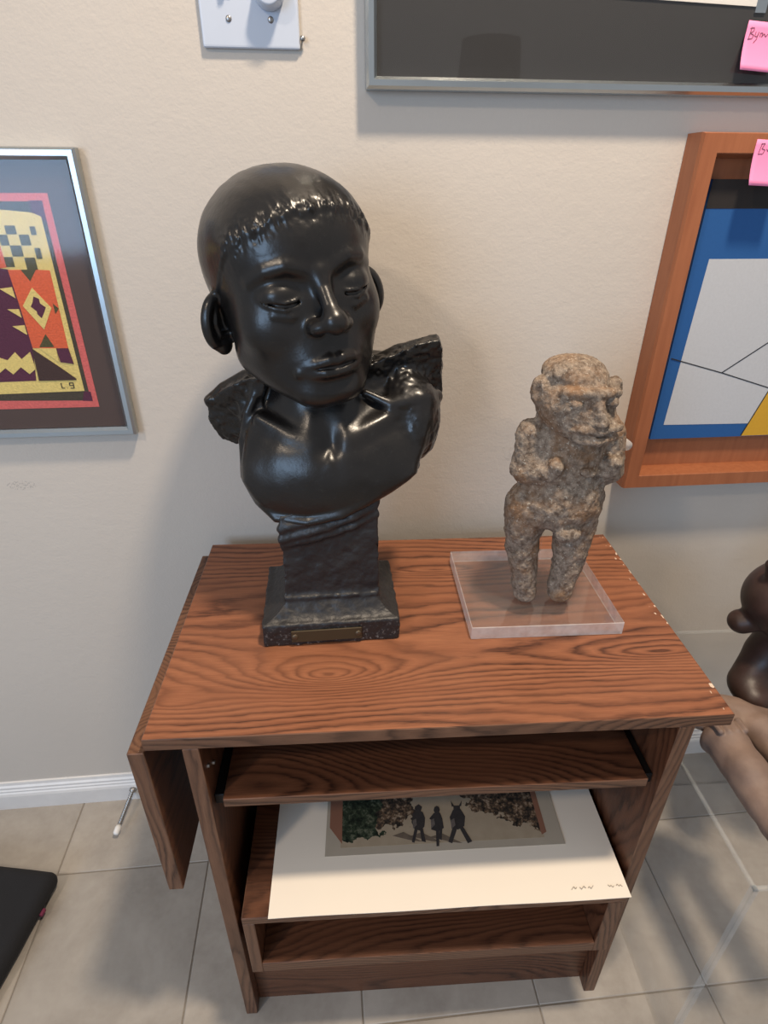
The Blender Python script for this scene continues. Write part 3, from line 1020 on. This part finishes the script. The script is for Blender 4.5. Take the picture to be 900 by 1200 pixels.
def stone_sdf(P):
    d = ell(P, (-0.006, -0.004, 0.283), (0.045, 0.045, 0.040))
    d = smin(d, ell(P, (-0.010, 0.004, 0.314), (0.036, 0.040, 0.020)), 0.008)
    d = smax(d, -chain(P, [(-0.046, -0.014, 0.309), (-0.026, -0.040, 0.311), (0.004, -0.050, 0.311), (0.030, -0.030, 0.308)], 0.0022), 0.006)
    d = smin(d, chain(P, [(-0.030, -0.036, 0.302), (-0.008, -0.046, 0.304), (0.012, -0.046, 0.304), (0.030, -0.030, 0.301)], 0.0055), 0.007)
    for sx, cx in ((-1, -0.050), (1, 0.037)):
        d = smin(d, ell(P, (cx, -0.004, 0.296), (0.009, 0.014, 0.0165)), 0.006)
        d = smax(d, -ell(P, (cx + sx * 0.006, -0.016, 0.297), (0.005, 0.006, 0.009)), 0.005)
    for cx, cy in ((-0.019, -0.043), (0.022, -0.039)):
        d = smax(d, -ell(P, (cx, cy - 0.008, 0.292), (0.011, 0.007, 0.008)), 0.005)
        d = smin(d, ell(P, (cx, cy, 0.292), (0.0075, 0.006, 0.0055)), 0.003)
    d = smin(d, chain(P, [(0.003, -0.044, 0.300), (0.006, -0.052, 0.284), (0.008, -0.054, 0.274)], [0.005, 0.0065, 0.0085]), 0.007)
    d = smin(d, ell(P, (0.006, -0.024, 0.262), (0.036, 0.028, 0.020)), 0.012)
    d = smin(d, chain(P, [(-0.018, -0.046, 0.2630), (0.008, -0.057, 0.2645), (0.034, -0.043, 0.2640)], 0.0044), 0.003)
    d = smin(d, chain(P, [(-0.016, -0.045, 0.2520), (0.008, -0.056, 0.252), (0.032, -0.043, 0.2530)], 0.0044), 0.003)
    d = smax(d, -chain(P, [(-0.022, -0.050, 0.2575), (0.008, -0.060, 0.2585), (0.038, -0.045, 0.2585)], 0.0018), 0.002)
    b = ell(P, (-0.003, 0.002, 0.190), (0.052, 0.040, 0.066))
    b = smin(b, ell(P, (-0.004, 0.002, 0.238), (0.046, 0.032, 0.026)), 0.02)
    b = smin(b, ell(P, (-0.004, -0.006, 0.150), (0.052, 0.038, 0.036)), 0.02)
    b = smin(b, cap(P, (-0.052, 0.000, 0.244), (-0.057, -0.006, 0.202), 0.0165, 0.0155), 0.008)
    b = smin(b, cap(P, (0.047, 0.000, 0.242), (0.052, -0.006, 0.198), 0.0165, 0.0145), 0.008)
    b = smin(b, cap(P, (-0.055, -0.010, 0.196), (-0.034, -0.030, 0.204), 0.012, 0.009), 0.014)
    b = smin(b, cap(P, (0.050, -0.010, 0.194), (0.042, -0.028, 0.204), 0.012, 0.009), 0.014)
    b = smin(b, sph(P, (-0.029, -0.036, 0.214), 0.0095), 0.006)
    b = smin(b, sph(P, (0.042, -0.031, 0.214), 0.0090), 0.006)
    b = smin(b, ell(P, (0.010, -0.042, 0.208), (0.010, 0.007, 0.006)), 0.005)
    b = smin(b, ell(P, (0.000, -0.036, 0.122), (0.016, 0.012, 0.011)), 0.008)
    lg = chain(P, [(-0.046, 0.000, 0.146), (-0.044, -0.002, 0.085), (-0.034, -0.010, 0.015)], [0.0265, 0.0215, 0.0150])
    rg = chain(P, [(0.024, 0.000, 0.122), (0.022, -0.004, 0.075), (0.013, -0.014, 0.015)], [0.0275, 0.0230, 0.0155])
    b = smin(b, lg, 0.012)
    b = smin(b, rg, 0.012)
    d = smin(d, b, 0.010)
    hd = np.clip((0.27 - P[:, 2]) / 0.03, 0.45, 1)
    d = d + hd * (0.0034 * vnoise(P * 75) + 0.0022 * vnoise(P * 170 + 9)) + 0.0012 * vnoise(P * 360 + 2)
    return np.maximum(d, 0.0004 - P[:, 2])


link('figure_body', sdf_mesh('figure_body', stone_sdf, (-0.090, -0.070, -0.004), (0.085, 0.060, 0.345), 0.0015, steps=1), fig, M['stone'])


# ------------------------------------------------------------------ framed pictures
def frame_rails(parent, x0, x1, z0, z1, prof, mat):
    """four mitred rails; prof = closed list of (inset, depth from the wall)"""
    cs = [lambda i: (x0 + i, z0 + i), lambda i: (x1 - i, z0 + i), lambda i: (x1 - i, z1 - i), lambda i: (x0 + i, z1 - i)]
    for k in range(4):
        bm = bmesh.new()
        ends = []
        for c in (cs[k], cs[(k + 1) % 4]):
            ends.append([bm.verts.new((c(i)[0], -d, c(i)[1])) for i, d in prof])
        n = len(prof)
        for i in range(n):
            j = (i + 1) % n
            bm.faces.new((ends[0][i], ends[0][j], ends[1][j], ends[1][i]))
        bm.faces.new(ends[0])
        bm.faces.new(ends[1][::-1])
        link('frame_rail', bm_mesh(bm, 'frame_rail'), parent, mat)


def rect(x0, x1, z0, z1):
    return [(x0, z0), (x1, z0), (x1, z1), (x0, z1)]


# large silver frame with black mat, upper right
sf = empty('framed_picture', WALLM)
tag(sf, 'silver-framed picture with a wide black mat, highest on the wall', 'picture')
X0, X1, Z0, Z1 = 0.261, 1.06, 1.278, 1.86
frame_rails(sf, X0, X1, Z0, Z1, [(0, 0.002), (0, 0.020), (0.003, 0.024), (0.009, 0.024), (0.0125, 0.019), (0.0125, 0.002)], M['silver'])
flat('mat_board', rect(X0 + 0.006, X1 - 0.006, Z0 + 0.006, Z1 - 0.006), 0.004, 0.011, M['black_mat'], sf)
flat('inner_picture', [(0.50, 1.372), (0.735, 1.3655), (0.735, 1.77), (0.50, 1.77)], 0.0110, 0.0125, plain('pale_print', (0.66, 0.63, 0.58), 0.8), sf)
flat('inner_fillet', [(0.728, 1.360), (0.7415, 1.360), (0.7415, 1.775), (0.728, 1.775)], 0.0110, 0.0130, M['silver'], sf)
flat('glass_pane', rect(X0 + 0.010, X1 - 0.010, Z0 + 0.010, Z1 - 0.010), 0.0150, 0.0170, M['glass_clear'], sf)

# left: silver frame, woven panel
lf = empty('framed_textile', WALLM)
tag(lf, 'silver-framed woven panel in yellow, orange and purple, left of the bust', 'picture')
X0, X1, Z0, Z1 = -0.46, -0.0895, 0.849, 1.2165
frame_rails(lf, X0, X1, Z0, Z1, [(0, 0.002), (0, 0.014), (0.003, 0.018), (0.009, 0.018), (0.013, 0.013), (0.013, 0.002)], M['silver'])
flat('mat_board', rect(X0 + 0.006, X1 - 0.006, Z0 + 0.006, Z1 - 0.006), 0.003, 0.0075, M['brown_mat'], lf)
flat('glass_pane', rect(X0 + 0.010, X1 - 0.010, Z0 + 0.010, Z1 - 0.010), 0.0110, 0.0125, M['glass'], lf)


def yarn(name, c):
    t = NT(name)
    v = t.obj()
    n = t.noise(v, 420.0, 2.0)
    t.base(t.mix(n, tuple(a * 0.72 for a in c), tuple(min(1, a * 1.22) for a in c)), 0.95, 0, 0.15)
    t.bump(n, 0.5, 0.002)
    return t.m


YC = {'pink': yarn('coral_yarn', (0.60, 0.125, 0.115)), 'dark': yarn('dark_green_yarn', (0.055, 0.045, 0.030)), 'yel': yarn('yellow_yarn', (0.68, 0.53, 0.18)),
      'chk': yarn('olive_yarn', (0.075, 0.065, 0.025)), 'org': yarn('orange_yarn', (0.64, 0.115, 0.045)), 'pur': yarn('purple_yarn', (0.085, 0.018, 0.045)),
      'brn': yarn('brown_yarn', (0.050, 0.025, 0.022))}
XM = -0.2748   # centre line of the panel; the half outside the picture mirrors the half inside


def weave(name, key, polys, layer):
    for poly in polys:
        flat(name, poly, 0.0076, 0.0080 + 0.00022 * layer, YC[key], lf)
        flat(name, [(2 * XM - a, b) for a, b in poly][::-1], 0.0076, 0.0080 + 0.00022 * layer, YC[key], lf)


weave('woven_border', 'pink', [[(-0.136, 0.892), (-0.136, 1.168), (XM, 1.168), (XM, 0.892)]], 0)
weave('woven_border', 'dark', [[(-0.1455, 0.902), (-0.1445, 1.159), (XM, 1.159), (XM, 0.905)]], 1)
weave('woven_border', 'pur', [[(-0.157, 0.902), (-0.143, 0.901), (-0.143, 0.915), (-0.152, 0.916)], [(-0.144, 1.160), (-0.160, 1.160), (-0.160, 1.146), (-0.151, 1.140), (-0.145, 1.135)]], 2)
weave('woven_ground', 'yel', [[(-0.151, 0.9165), (-0.150, 1.142), (-0.160, 1.1465), (-0.198, 1.150), (XM, 1.150), (XM, 0.9145)]], 3)
weave('woven_block', 'pur', [[(-0.213, 0.933), (-0.2052, 0.979), (-0.2075, 1.0805), (-0.217, 1.082), (XM, 1.083), (XM, 0.932)]], 4)
weave('woven_block', 'org', [[(-0.208, 1.080), (-0.192, 1.080), (-0.184, 1.066), (-0.173, 1.080), (-0.156, 1.079), (-0.158, 0.978), (-0.205, 0.979), (-0.206, 1.033)],
                             [(-0.209, 1.109), (-0.208, 1.083), (-0.217, 1.082), (-0.230, 1.109)]], 5)
ck = []
for a, b, c, e in ((-0.197, 1.122, -0.1845, 1.132), (-0.167, 1.121, -0.1605, 1.131), (-0.207, 1.109, -0.197, 1.1215), (-0.1825, 1.109, -0.1705, 1.1215), (-0.197, 1.096, -0.1835, 1.109),
                   (-0.168, 1.093, -0.1610, 1.106), (-0.2085, 1.0835, -0.198, 1.0955), (-0.1835, 1.080, -0.1705, 1.0945), (-0.222, 1.122, -0.210, 1.132), (-0.226, 1.096, -0.214, 1.109)):
    ck.append(rect(a, c, b, e))
weave('woven_checks', 'chk', ck + [[(-0.192, 1.0802), (-0.184, 1.066), (-0.173, 1.0802)], [(-0.183, 0.998), (-0.196, 0.980), (-0.176, 0.980)], [(-0.163, 1.038), (-0.163, 1.024), (-0.157, 1.031)]], 6)


def stepped(poly, n=4):
    out = []
    m = len(poly)
    for i in range(m):
        a, b = poly[i], poly[(i + 1) % m]
        for k in range(n):
            p0 = (a[0] + (b[0] - a[0]) * k / n, a[1] + (b[1] - a[1]) * k / n)
            p1 = (a[0] + (b[0] - a[0]) * (k + 1) / n, a[1] + (b[1] - a[1]) * (k + 1) / n)
            out += [p0, (p1[0], p0[1])] if (i % 2 == 0) else [p0, (p0[0], p1[1])]
    return out


weave('woven_diamond', 'yel', [[(-0.184, 1.058), (-0.166, 1.032), (-0.183, 1.004), (-0.202, 1.035)],
                               [(-0.196, 0.979), (-0.174, 0.978), (-0.175, 0.959)],
                               [(-0.225, 1.057), (-0.209, 1.059), (-0.2085, 1.045)], [(-0.223, 1.031), (-0.208, 1.031), (-0.208, 1.020)], [(-0.223, 1.009), (-0.207, 1.010), (-0.207, 0.997)],
                               [(XM, 0.965), (-0.262, 0.974), (-0.251, 0.966), (-0.243, 0.963), (-0.230, 0.974), (-0.224, 0.964), (-0.210, 0.974), (-0.209, 0.950), (-0.219, 0.943), (-0.228, 0.953), (-0.241, 0.943),
                                (-0.249, 0.952), (-0.259, 0.945), (XM, 0.950)]], 7)
weave('woven_diamond', 'pur', [[(-0.185, 1.047), (-0.179, 1.044), (-0.179, 1.038), (-0.173, 1.033), (-0.177, 1.026), (-0.182, 1.019), (-0.186, 1.024), (-0.186, 1.028), (-0.192, 1.034), (-0.188, 1.040)],
                               [(-0.174, 0.978), (-0.158, 0.978), (-0.156, 0.956), (-0.173, 0.959)]], 8)
weave('woven_block', 'brn', [[(-0.206, 0.978), (-0.175, 0.951), (-0.158, 0.935), (-0.158, 0.933), (-0.209, 0.933)]], 8)
scribble('woven_initials', [[(-0.1805, 0.9290), (-0.1805, 0.9215), (-0.1765, 0.9215)], [(-0.1735, 0.9213), (-0.1730, 0.9213)],
                            [(-0.1635, 0.9288), (-0.1690, 0.9288), (-0.1690, 0.9250), (-0.1640, 0.9250), (-0.1640, 0.9210), (-0.1690, 0.9212)], [(-0.1638, 0.9288), (-0.1638, 0.9250)]],
         0.0013, YC['dark'], lf, 'y', 0.0087, 0.0004)

# right: deep orange wooden frame, geometric painting
of = empty('framed_painting', WALLM)
tag(of, 'deep orange wooden frame around a blue, grey and yellow geometric painting', 'picture')
X0, X1, Z0, Z1 = 0.684, 1.16, 0.736, 1.2385
FD = 0.040
frame_rails(of, X0, X1, Z0, Z1, [(0.0, 0.001), (0.0, FD - 0.006), (0.0015, FD), (0.0225, FD), (0.0235, FD - 0.001), (0.0275, 0.016), (0.0275, 0.001)], M['teak'])
flat('backing_board', rect(X0 + 0.02, X1 - 0.02, Z0 + 0.02, Z1 - 0.02), 0.003, 0.009, M['teak'], of)


def paint(name, c):
    t = NT(name)
    n = t.noise(t.obj(), 260.0, 3.0)
    t.base(t.mix(n, tuple(a * 0.93 for a in c), tuple(min(1, a * 1.06) for a in c)), 0.7, 0, 0.3)
    t.bump(n, 0.1, 0.001)
    return t.m


PBX0, PBX1, PBZ0, PBZ1 = 0.7225, 1.122, 0.8155, 1.187
flat('canvas', rect(PBX0, PBX1, PBZ0, PBZ1), 0.009, 0.0195, paint('blue_paint', (0.017, 0.088, 0.265)), of)
flat('painted_field', rect(PBX0, PBX1, 1.152, PBZ1), 0.0190, 0.0199, paint('black_paint', (0.022, 0.018, 0.017)), of)
flat('painted_field', [(0.7400, 0.840), (0.8855, 0.838), (0.9105, 0.920), (1.10, 0.920), (1.10, 1.0885), (0.7455, 1.0885)], 0.0190, 0.0199, paint('grey_paint', (0.47, 0.48, 0.50)), of)
flat('painted_field', [(0.8800, 0.8165), (1.05, 0.8165), (1.05, 0.920), (0.9105, 0.920)], 0.0190, 0.0201, paint('yellow_paint', (0.56, 0.31, 0.028)), of)
scribble('painted_line', [[(0.7255, 0.9480), (0.814, 0.924), (0.902, 0.8975), (0.96, 0.882)], [(0.814, 0.924), (0.875, 0.969), (0.95, 1.025)], [(0.880, 0.817), (0.914, 0.930)]], 0.0016, plain('black_line', (0.012, 0.012, 0.014), 0.7), of, 'y', 0.0197, 0.0006)


# ------------------------------------------------------------------ sticky notes
def note(x0, z0, x1, z1, d, tilt, strokes, label):
    w, h = x1 - x0, z1 - z0
    n = empty('sticky_note', WALLM @ Matrix.Translation((x0, -d, z1)) @ Matrix.Rotation(tilt, 4, 'Y'))
    tag(n, label, 'note', 'pink notes on the frames')
    bm = bmesh.new()
    N = 8
    gg = [[bm.verts.new((w * i / N, -0.0002 - 0.010 * (j / N) ** 2.2, -h * j / N)) for j in range(N + 1)] for i in range(N + 1)]
    for i in range(N):
        for j in range(N):
            bm.faces.new((gg[i][j], gg[i + 1][j], gg[i + 1][j + 1], gg[i][j + 1]))
    ge = bmesh.ops.extrude_face_region(bm, geom=bm.faces[:])
    for v in ge['geom']:
        if isinstance(v, bmesh.types.BMVert):
            v.co.y -= 0.0003
    link('note_sheet', bm_mesh(bm, 'note_sheet', True), n, M['pink'])
    bm = bmesh.new()
    for s_ in strokes:
        for (a, b), (c, e) in zip(s_, s_[1:]):
            L = math.hypot(c - a, e - b) or 1
            ox, oz = -(e - b) / L * 0.0004, (c - a) / L * 0.0004

            def Y(zz):
                return -0.0007 - 0.010 * (min(1, -zz / h)) ** 2.2
            vs = [bm.verts.new((px, Y(pz), pz)) for px, pz in ((a + ox, b + oz), (c + ox, e + oz), (c - ox, e - oz), (a - ox, b - oz))]
            vs2 = [bm.verts.new((v.co.x, v.co.y - 0.0002, v.co.z)) for v in vs]
            bm.faces.new(vs)
            bm.faces.new(vs2[::-1])
            for k in range(4):
                bm.faces.new((vs[k], vs2[k], vs2[(k + 1) % 4], vs[(k + 1) % 4]))
    link('handwriting', bm_mesh(bm, 'handwriting'), n, M['ink'])


Bst = [[(0.006, -0.006), (0.0045, -0.018)], [(0.004, -0.0075), (0.009, -0.0065), (0.0095, -0.0095), (0.0055, -0.012), (0.0105, -0.0135), (0.009, -0.0170), (0.0035, -0.0180)],
       [(0.0125, -0.0100), (0.0120, -0.0145), (0.0150, -0.0145), (0.0165, -0.0100), (0.0150, -0.0170), (0.0120, -0.0210)],
       [(0.0190, -0.0145), (0.0185, -0.0110), (0.0215, -0.0105), (0.0210, -0.0145), (0.0235, -0.0110), (0.0260, -0.0140), (0.0290, -0.0100)]]
note(0.7205, 1.303, 0.769, 1.352, 0.0172, 0.06, Bst, 'pink sticky note on the black mat of the highest picture')
Bs2 = [[(0.008, -0.004), (0.006, -0.016)], [(0.007, -0.005), (0.012, -0.004), (0.0095, -0.010), (0.014, -0.011), (0.012, -0.0155), (0.006, -0.016)],
       [(0.016, -0.010), (0.019, -0.013), (0.022, -0.008), (0.025, -0.013), (0.029, -0.009)]]
note(0.7560, 1.180, 0.805, 1.2310, 0.0402, 0.04, Bs2, 'pink sticky note on the orange wooden frame')

# ------------------------------------------------------------------ light switch
sw = empty('light_switch', WALLM @ Matrix.Translation((0.130, 0, 1.372)))
tag(sw, 'white double switch plate with a round dimmer knob, left of the silver frame', 'switch')
bm = bmesh.new()
add_box(bm, (-0.0555, -0.006, -0.0565), (0.0555, -0.0002, 0.0565), 0.0028, 3)
link('cover_plate', bm_mesh(bm, 'cover_plate'), sw, M['plate'])
bm = bmesh.new()
bmesh.ops.create_cone(bm, cap_ends=True, segments=36, radius1=0.0170, radius2=0.0145, depth=0.020,
                      matrix=Matrix.Translation((0.0235, -0.016, -0.0065)) @ Matrix.Rotation(math.pi / 2, 4, 'X'))
bmesh.ops.bevel(bm, geom=[e for e in bm.edges if abs(e.verts[0].co.y - e.verts[1].co.y) < 1e-5], offset=0.002, segments=3, profile=0.6, affect='EDGES')
link('dimmer_knob', bm_mesh(bm, 'dimmer_knob', True), sw, M['plate'])
bm = bmesh.new()
add_box(bm, (-0.0285, -0.0075, -0.012), (-0.0185, -0.0055, 0.012), 0.0008)
add_box(bm, (-0.0265, -0.0165, -0.001), (-0.0205, -0.0065, 0.008), 0.001)
link('toggle', bm_mesh(bm, 'toggle'), sw, M['plate'])
for xx in (-0.0235, 0.0235):
    for zz in (-0.0300, 0.0300):
        bm = bmesh.new()
        bmesh.ops.create_uvsphere(bm, u_segments=14, v_segments=8, radius=0.0034, matrix=Matrix.Translation((xx, -0.0060, zz)) @ Matrix.Diagonal((1, 0.5, 1, 1)))
        link('plate_screw', bm_mesh(bm, 'plate_screw', True), sw, M['screw'])
nl = tube('wall_nail', [(0, 0.004, 0), (0, -0.005, 0), (0, -0.005, 0), (0, -0.007, 0)], [0.0012, 0.0012, 0.0032, 0.0028], M['screw'])
nl.matrix_world = WALLM @ Matrix.Translation((0.1885, 0, 1.326))
tag(nl, 'small metal nail in the wall beside the white switch plate', 'nail')

# ------------------------------------------------------------------ door stop on the baseboard
ds = empty('door_stop', WALLM @ Matrix.Translation((-0.258, -0.013, 0.034)))
tag(ds, 'metal door stop with a white rubber tip on the baseboard behind the drop leaf', 'door stop')
pa, pb = Vector((0, 0, 0)), Vector((-0.012, -0.078, -0.014))
tube('rod', [pa, pa.lerp(pb, 0.06), pa.lerp(pb, 0.08), pb], [0.0075, 0.007, 0.0036, 0.0034], M['steel'], ds, 14)
bm = bmesh.new()
pts_, rad_ = [], []
for k in range(160):
    a = k / 159
    pts_.append(pa.lerp(pb, 0.1 + 0.85 * a) + 0.0040 * (Vector((1, 0, 0)) * math.cos(a * 2 * math.pi * 16) + Vector((0, -0.18, 0.98)) * math.sin(a * 2 * math.pi * 16)))
add_tube(bm, pts_, 0.0008, 5)
link('spring', bm_mesh(bm, 'spring', True), ds, M['steel'])
tube('rubber_tip', [pb.lerp(pa, 0.06), pb, pb + (pb - pa).normalized() * 0.010, pb + (pb - pa).normalized() * 0.013], [0.0050, 0.0062, 0.0060, 0.0040], M['rubber'], ds, 16)

# ------------------------------------------------------------------ acrylic pedestal with two clay pieces
PX0, PX1, PY0, PY1, PZ = 0.700, 1.09, -0.080, 0.372, 0.450
ped = empty('acrylic_pedestal')
tag(ped, 'clear acrylic box pedestal on the floor right of the cabinet', 'pedestal')
th = 0.006
box('pedestal_panel', (PX0, PY0, 0.0), (PX0 + th, PY1, PZ - th), M['acrylic'], ped)
box('pedestal_panel', (PX1 - th, PY0, 0.0), (PX1, PY1, PZ - th), M['acrylic'], ped)
box('pedestal_panel', (PX0 + th, PY0, 0.0), (PX1 - th, PY0 + th, PZ - th), M['acrylic'], ped)
box('pedestal_panel', (PX0 + th, PY1 - th, 0.0), (PX1 - th, PY1, PZ - th), M['acrylic'], ped)
box('pedestal_top', (PX0, PY0, PZ - th), (PX1, PY1, PZ), M['acrylic'], ped)
bm = bmesh.new()
e_ = 0.0035
for lo, hi in (((PX0 - 0.0006, PY0, PZ - e_), (PX0 + e_, PY1, PZ + 0.0006)), ((PX1 - e_, PY0, PZ - e_), (PX1 + 0.0006, PY1, PZ + 0.0006)),
               ((PX0, PY0 - 0.0006, PZ - e_), (PX1, PY0 + e_, PZ + 0.0006)), ((PX0, PY1 - e_, PZ - e_), (PX1, PY1 + 0.0006, PZ + 0.0006))):
    add_box(bm, lo, hi)
for xx, yy in ((PX0, PY0), (PX1 - th, PY0), (PX0, PY1 - th), (PX1 - th, PY1 - th)):
    add_box(bm, (xx - 0.0005, yy - 0.0005, 0.0), (xx + th + 0.0005, yy + th + 0.0005, PZ - e_))
link('pedestal_edge', bm_mesh(bm, 'pedestal_edge'), ped, M['acrylic_seam'])

clay = empty('clay_figure', Matrix.Translation((0.78, 0.08, PZ + 0.0008)))
tag(clay, 'buff clay figure with thick outstretched legs lying on the clear pedestal', 'figurine')


def clay_sdf(P):
    d = cap(P, (-0.018, 0.022, 0.031), (-0.018, -0.112, 0.024), 0.0300, 0.0225)
    d = smin(d, cap(P, (0.046, 0.040, 0.030), (0.064, -0.100, 0.024), 0.0265, 0.0215), 0.004)
    d = smin(d, ell(P, (-0.022, 0.028, 0.026), (0.028, 0.016, 0.026)), 0.006)
    d = smin(d, ell(P, (0.010, 0.072, 0.026), (0.052, 0.036, 0.024)), 0.012)
    d = smin(d, cap(P, (-0.010, 0.066, 0.034), (-0.052, 0.070, 0.026), 0.016, 0.014), 0.008)
    d = smin(d, cap(P, (0.030, 0.070, 0.034), (0.075, 0.052, 0.030), 0.016, 0.017), 0.008)
    for k in range(4):
        d = smin(d, cap(P, (-0.036 + 0.012 * k, 0.036, 0.0560), (-0.037 + 0.012 * k, 0.018, 0.0585), 0.0052, 0.0044), 0.003)
    for fx, fy in ((-0.018, -0.124), (0.064, -0.112)):      # upturned feet with toes
        d = smin(d, ell(P, (fx, fy, 0.030), (0.026, 0.013, 0.030)), 0.008)
        for k in range(5):
            d = smin(d, ell(P, (fx - 0.019 + 0.0095 * k, fy - 0.003, 0.056 - 0.0035 * abs(k - 2)), (0.0048, 0.007, 0.0065)), 0.002)
        d = smin(d, ell(P, (fx, -0.030, 0.042), (0.022, 0.026, 0.019)), 0.012)
    d = smax(d, -cap(P, (0.014, 0.020, 0.050), (0.022, -0.10, 0.046), 0.006), 0.006)
    return np.maximum(d + 0.0016 * vnoise(P * 80), -P[:, 2])


link('figure_body', sdf_mesh('figure_body', clay_sdf, (-0.085, -0.150, -0.004), (0.11, 0.125, 0.080), 0.002), clay, M['clay'])

pot = empty('clay_vessel', Matrix.Translation((0.912, 0.235, PZ + 0.0008)) @ Matrix.Diagonal((1, 1, 0.93, 1)))
tag(pot, 'dark burnished brown clay effigy vessel standing on the clear pedestal', 'vessel')


def pot_sdf(P):
    m = np.stack([np.abs(P[:, 0]), P[:, 1], P[:, 2]], 1)
    d = ell(P, (0, 0, 0.190), (0.082, 0.070, 0.068))
    d = smin(d, ell(P, (0, 0, 0.095), (0.038, 0.040, 0.060)), 0.02)
    d = smin(d, cap(m, (0.020, 0.0, 0.070), (0.045, -0.016, 0.030), 0.030, 0.028), 0.02)
    d = smin(d, ell(m, (0.048, -0.034, 0.024), (0.030, 0.036, 0.024)), 0.012)
    d = smin(d, cap(m, (0.050, 0.0, 0.155), (0.072, 0.010, 0.140), 0.020, 0.020), 0.006)
    d = smin(d, cap(m, (0.056, 0.0, 0.235), (0.066, 0.0, 0.262), 0.012, 0.010), 0.006)
    d = smax(d, -sph(P, (0, 0.0, 0.285), 0.036), 0.006)
    return np.maximum(d, -P[:, 2])


link('vessel_body', sdf_mesh('vessel_body', pot_sdf, (-0.12, -0.10, -0.004), (0.12, 0.10, 0.29), 0.0025), pot, M['pot'])

# ------------------------------------------------------------------ black cushion, lower left
cu = empty('floor_cushion', Matrix.Translation((-0.522, 0.080, 0)) @ Matrix.Rotation(math.radians(-9), 4, 'Z'))
tag(cu, 'flat black cloth cushion on the tile floor left of the cabinet', 'cushion')


def cushion_sdf(P):
    d = rbox(P, (-0.155, -0.20, 0.006), (0.155, 0.175, 0.042), 0.018)
    return d + 0.003 * vnoise(P * 22)


link('cushion_body', sdf_mesh('cushion_body', cushion_sdf, (-0.18, -0.225, -0.004), (0.18, 0.20, 0.06), 0.004), cu, M['black_cloth'])
bm = bmesh.new()
add_box(bm, (0.150, 0.105, 0.012), (0.1585, 0.118, 0.020), 0.003, 2)
link('tag', bm_mesh(bm, 'tag'), cu, M['magenta'])

# ------------------------------------------------------------------ the lamp mirrored in the picture glass
lamp = empty('floor_lamp', Matrix.Translation((1.11, -2.05, 0)))
tag(lamp, 'floor lamp with a dark drum shade, seen mirrored in the picture glass', 'lamp')


def lathe(name, prof, mat, parent, n=40):
    bm = bmesh.new()
    rings = [[bm.verts.new((r * math.cos(2 * math.pi * k / n), r * math.sin(2 * math.pi * k / n), z)) for k in range(n)] for r, z in prof]
    for a, b in zip(rings, rings[1:]):
        for k in range(n):
            bm.faces.new((a[k], a[(k + 1) % n], b[(k + 1) % n], b[k]))
    return link(name, bm_mesh(bm, name, True), parent, mat)


lathe('base', [(0.001, 0.0), (0.14, 0.0), (0.14, 0.015), (0.02, 0.03), (0.001, 0.03)], M['dark_metal'], lamp)
tube('pole', [(0, 0, 0.03), (0, 0, 1.77)], 0.010, M['dark_metal'], lamp)
lathe('shade', [(0.158, 1.46), (0.134, 1.755), (0.131, 1.755), (0.155, 1.46), (0.158, 1.46)], plain('black_shade', (0.008, 0.008, 0.010), 0.8), lamp)
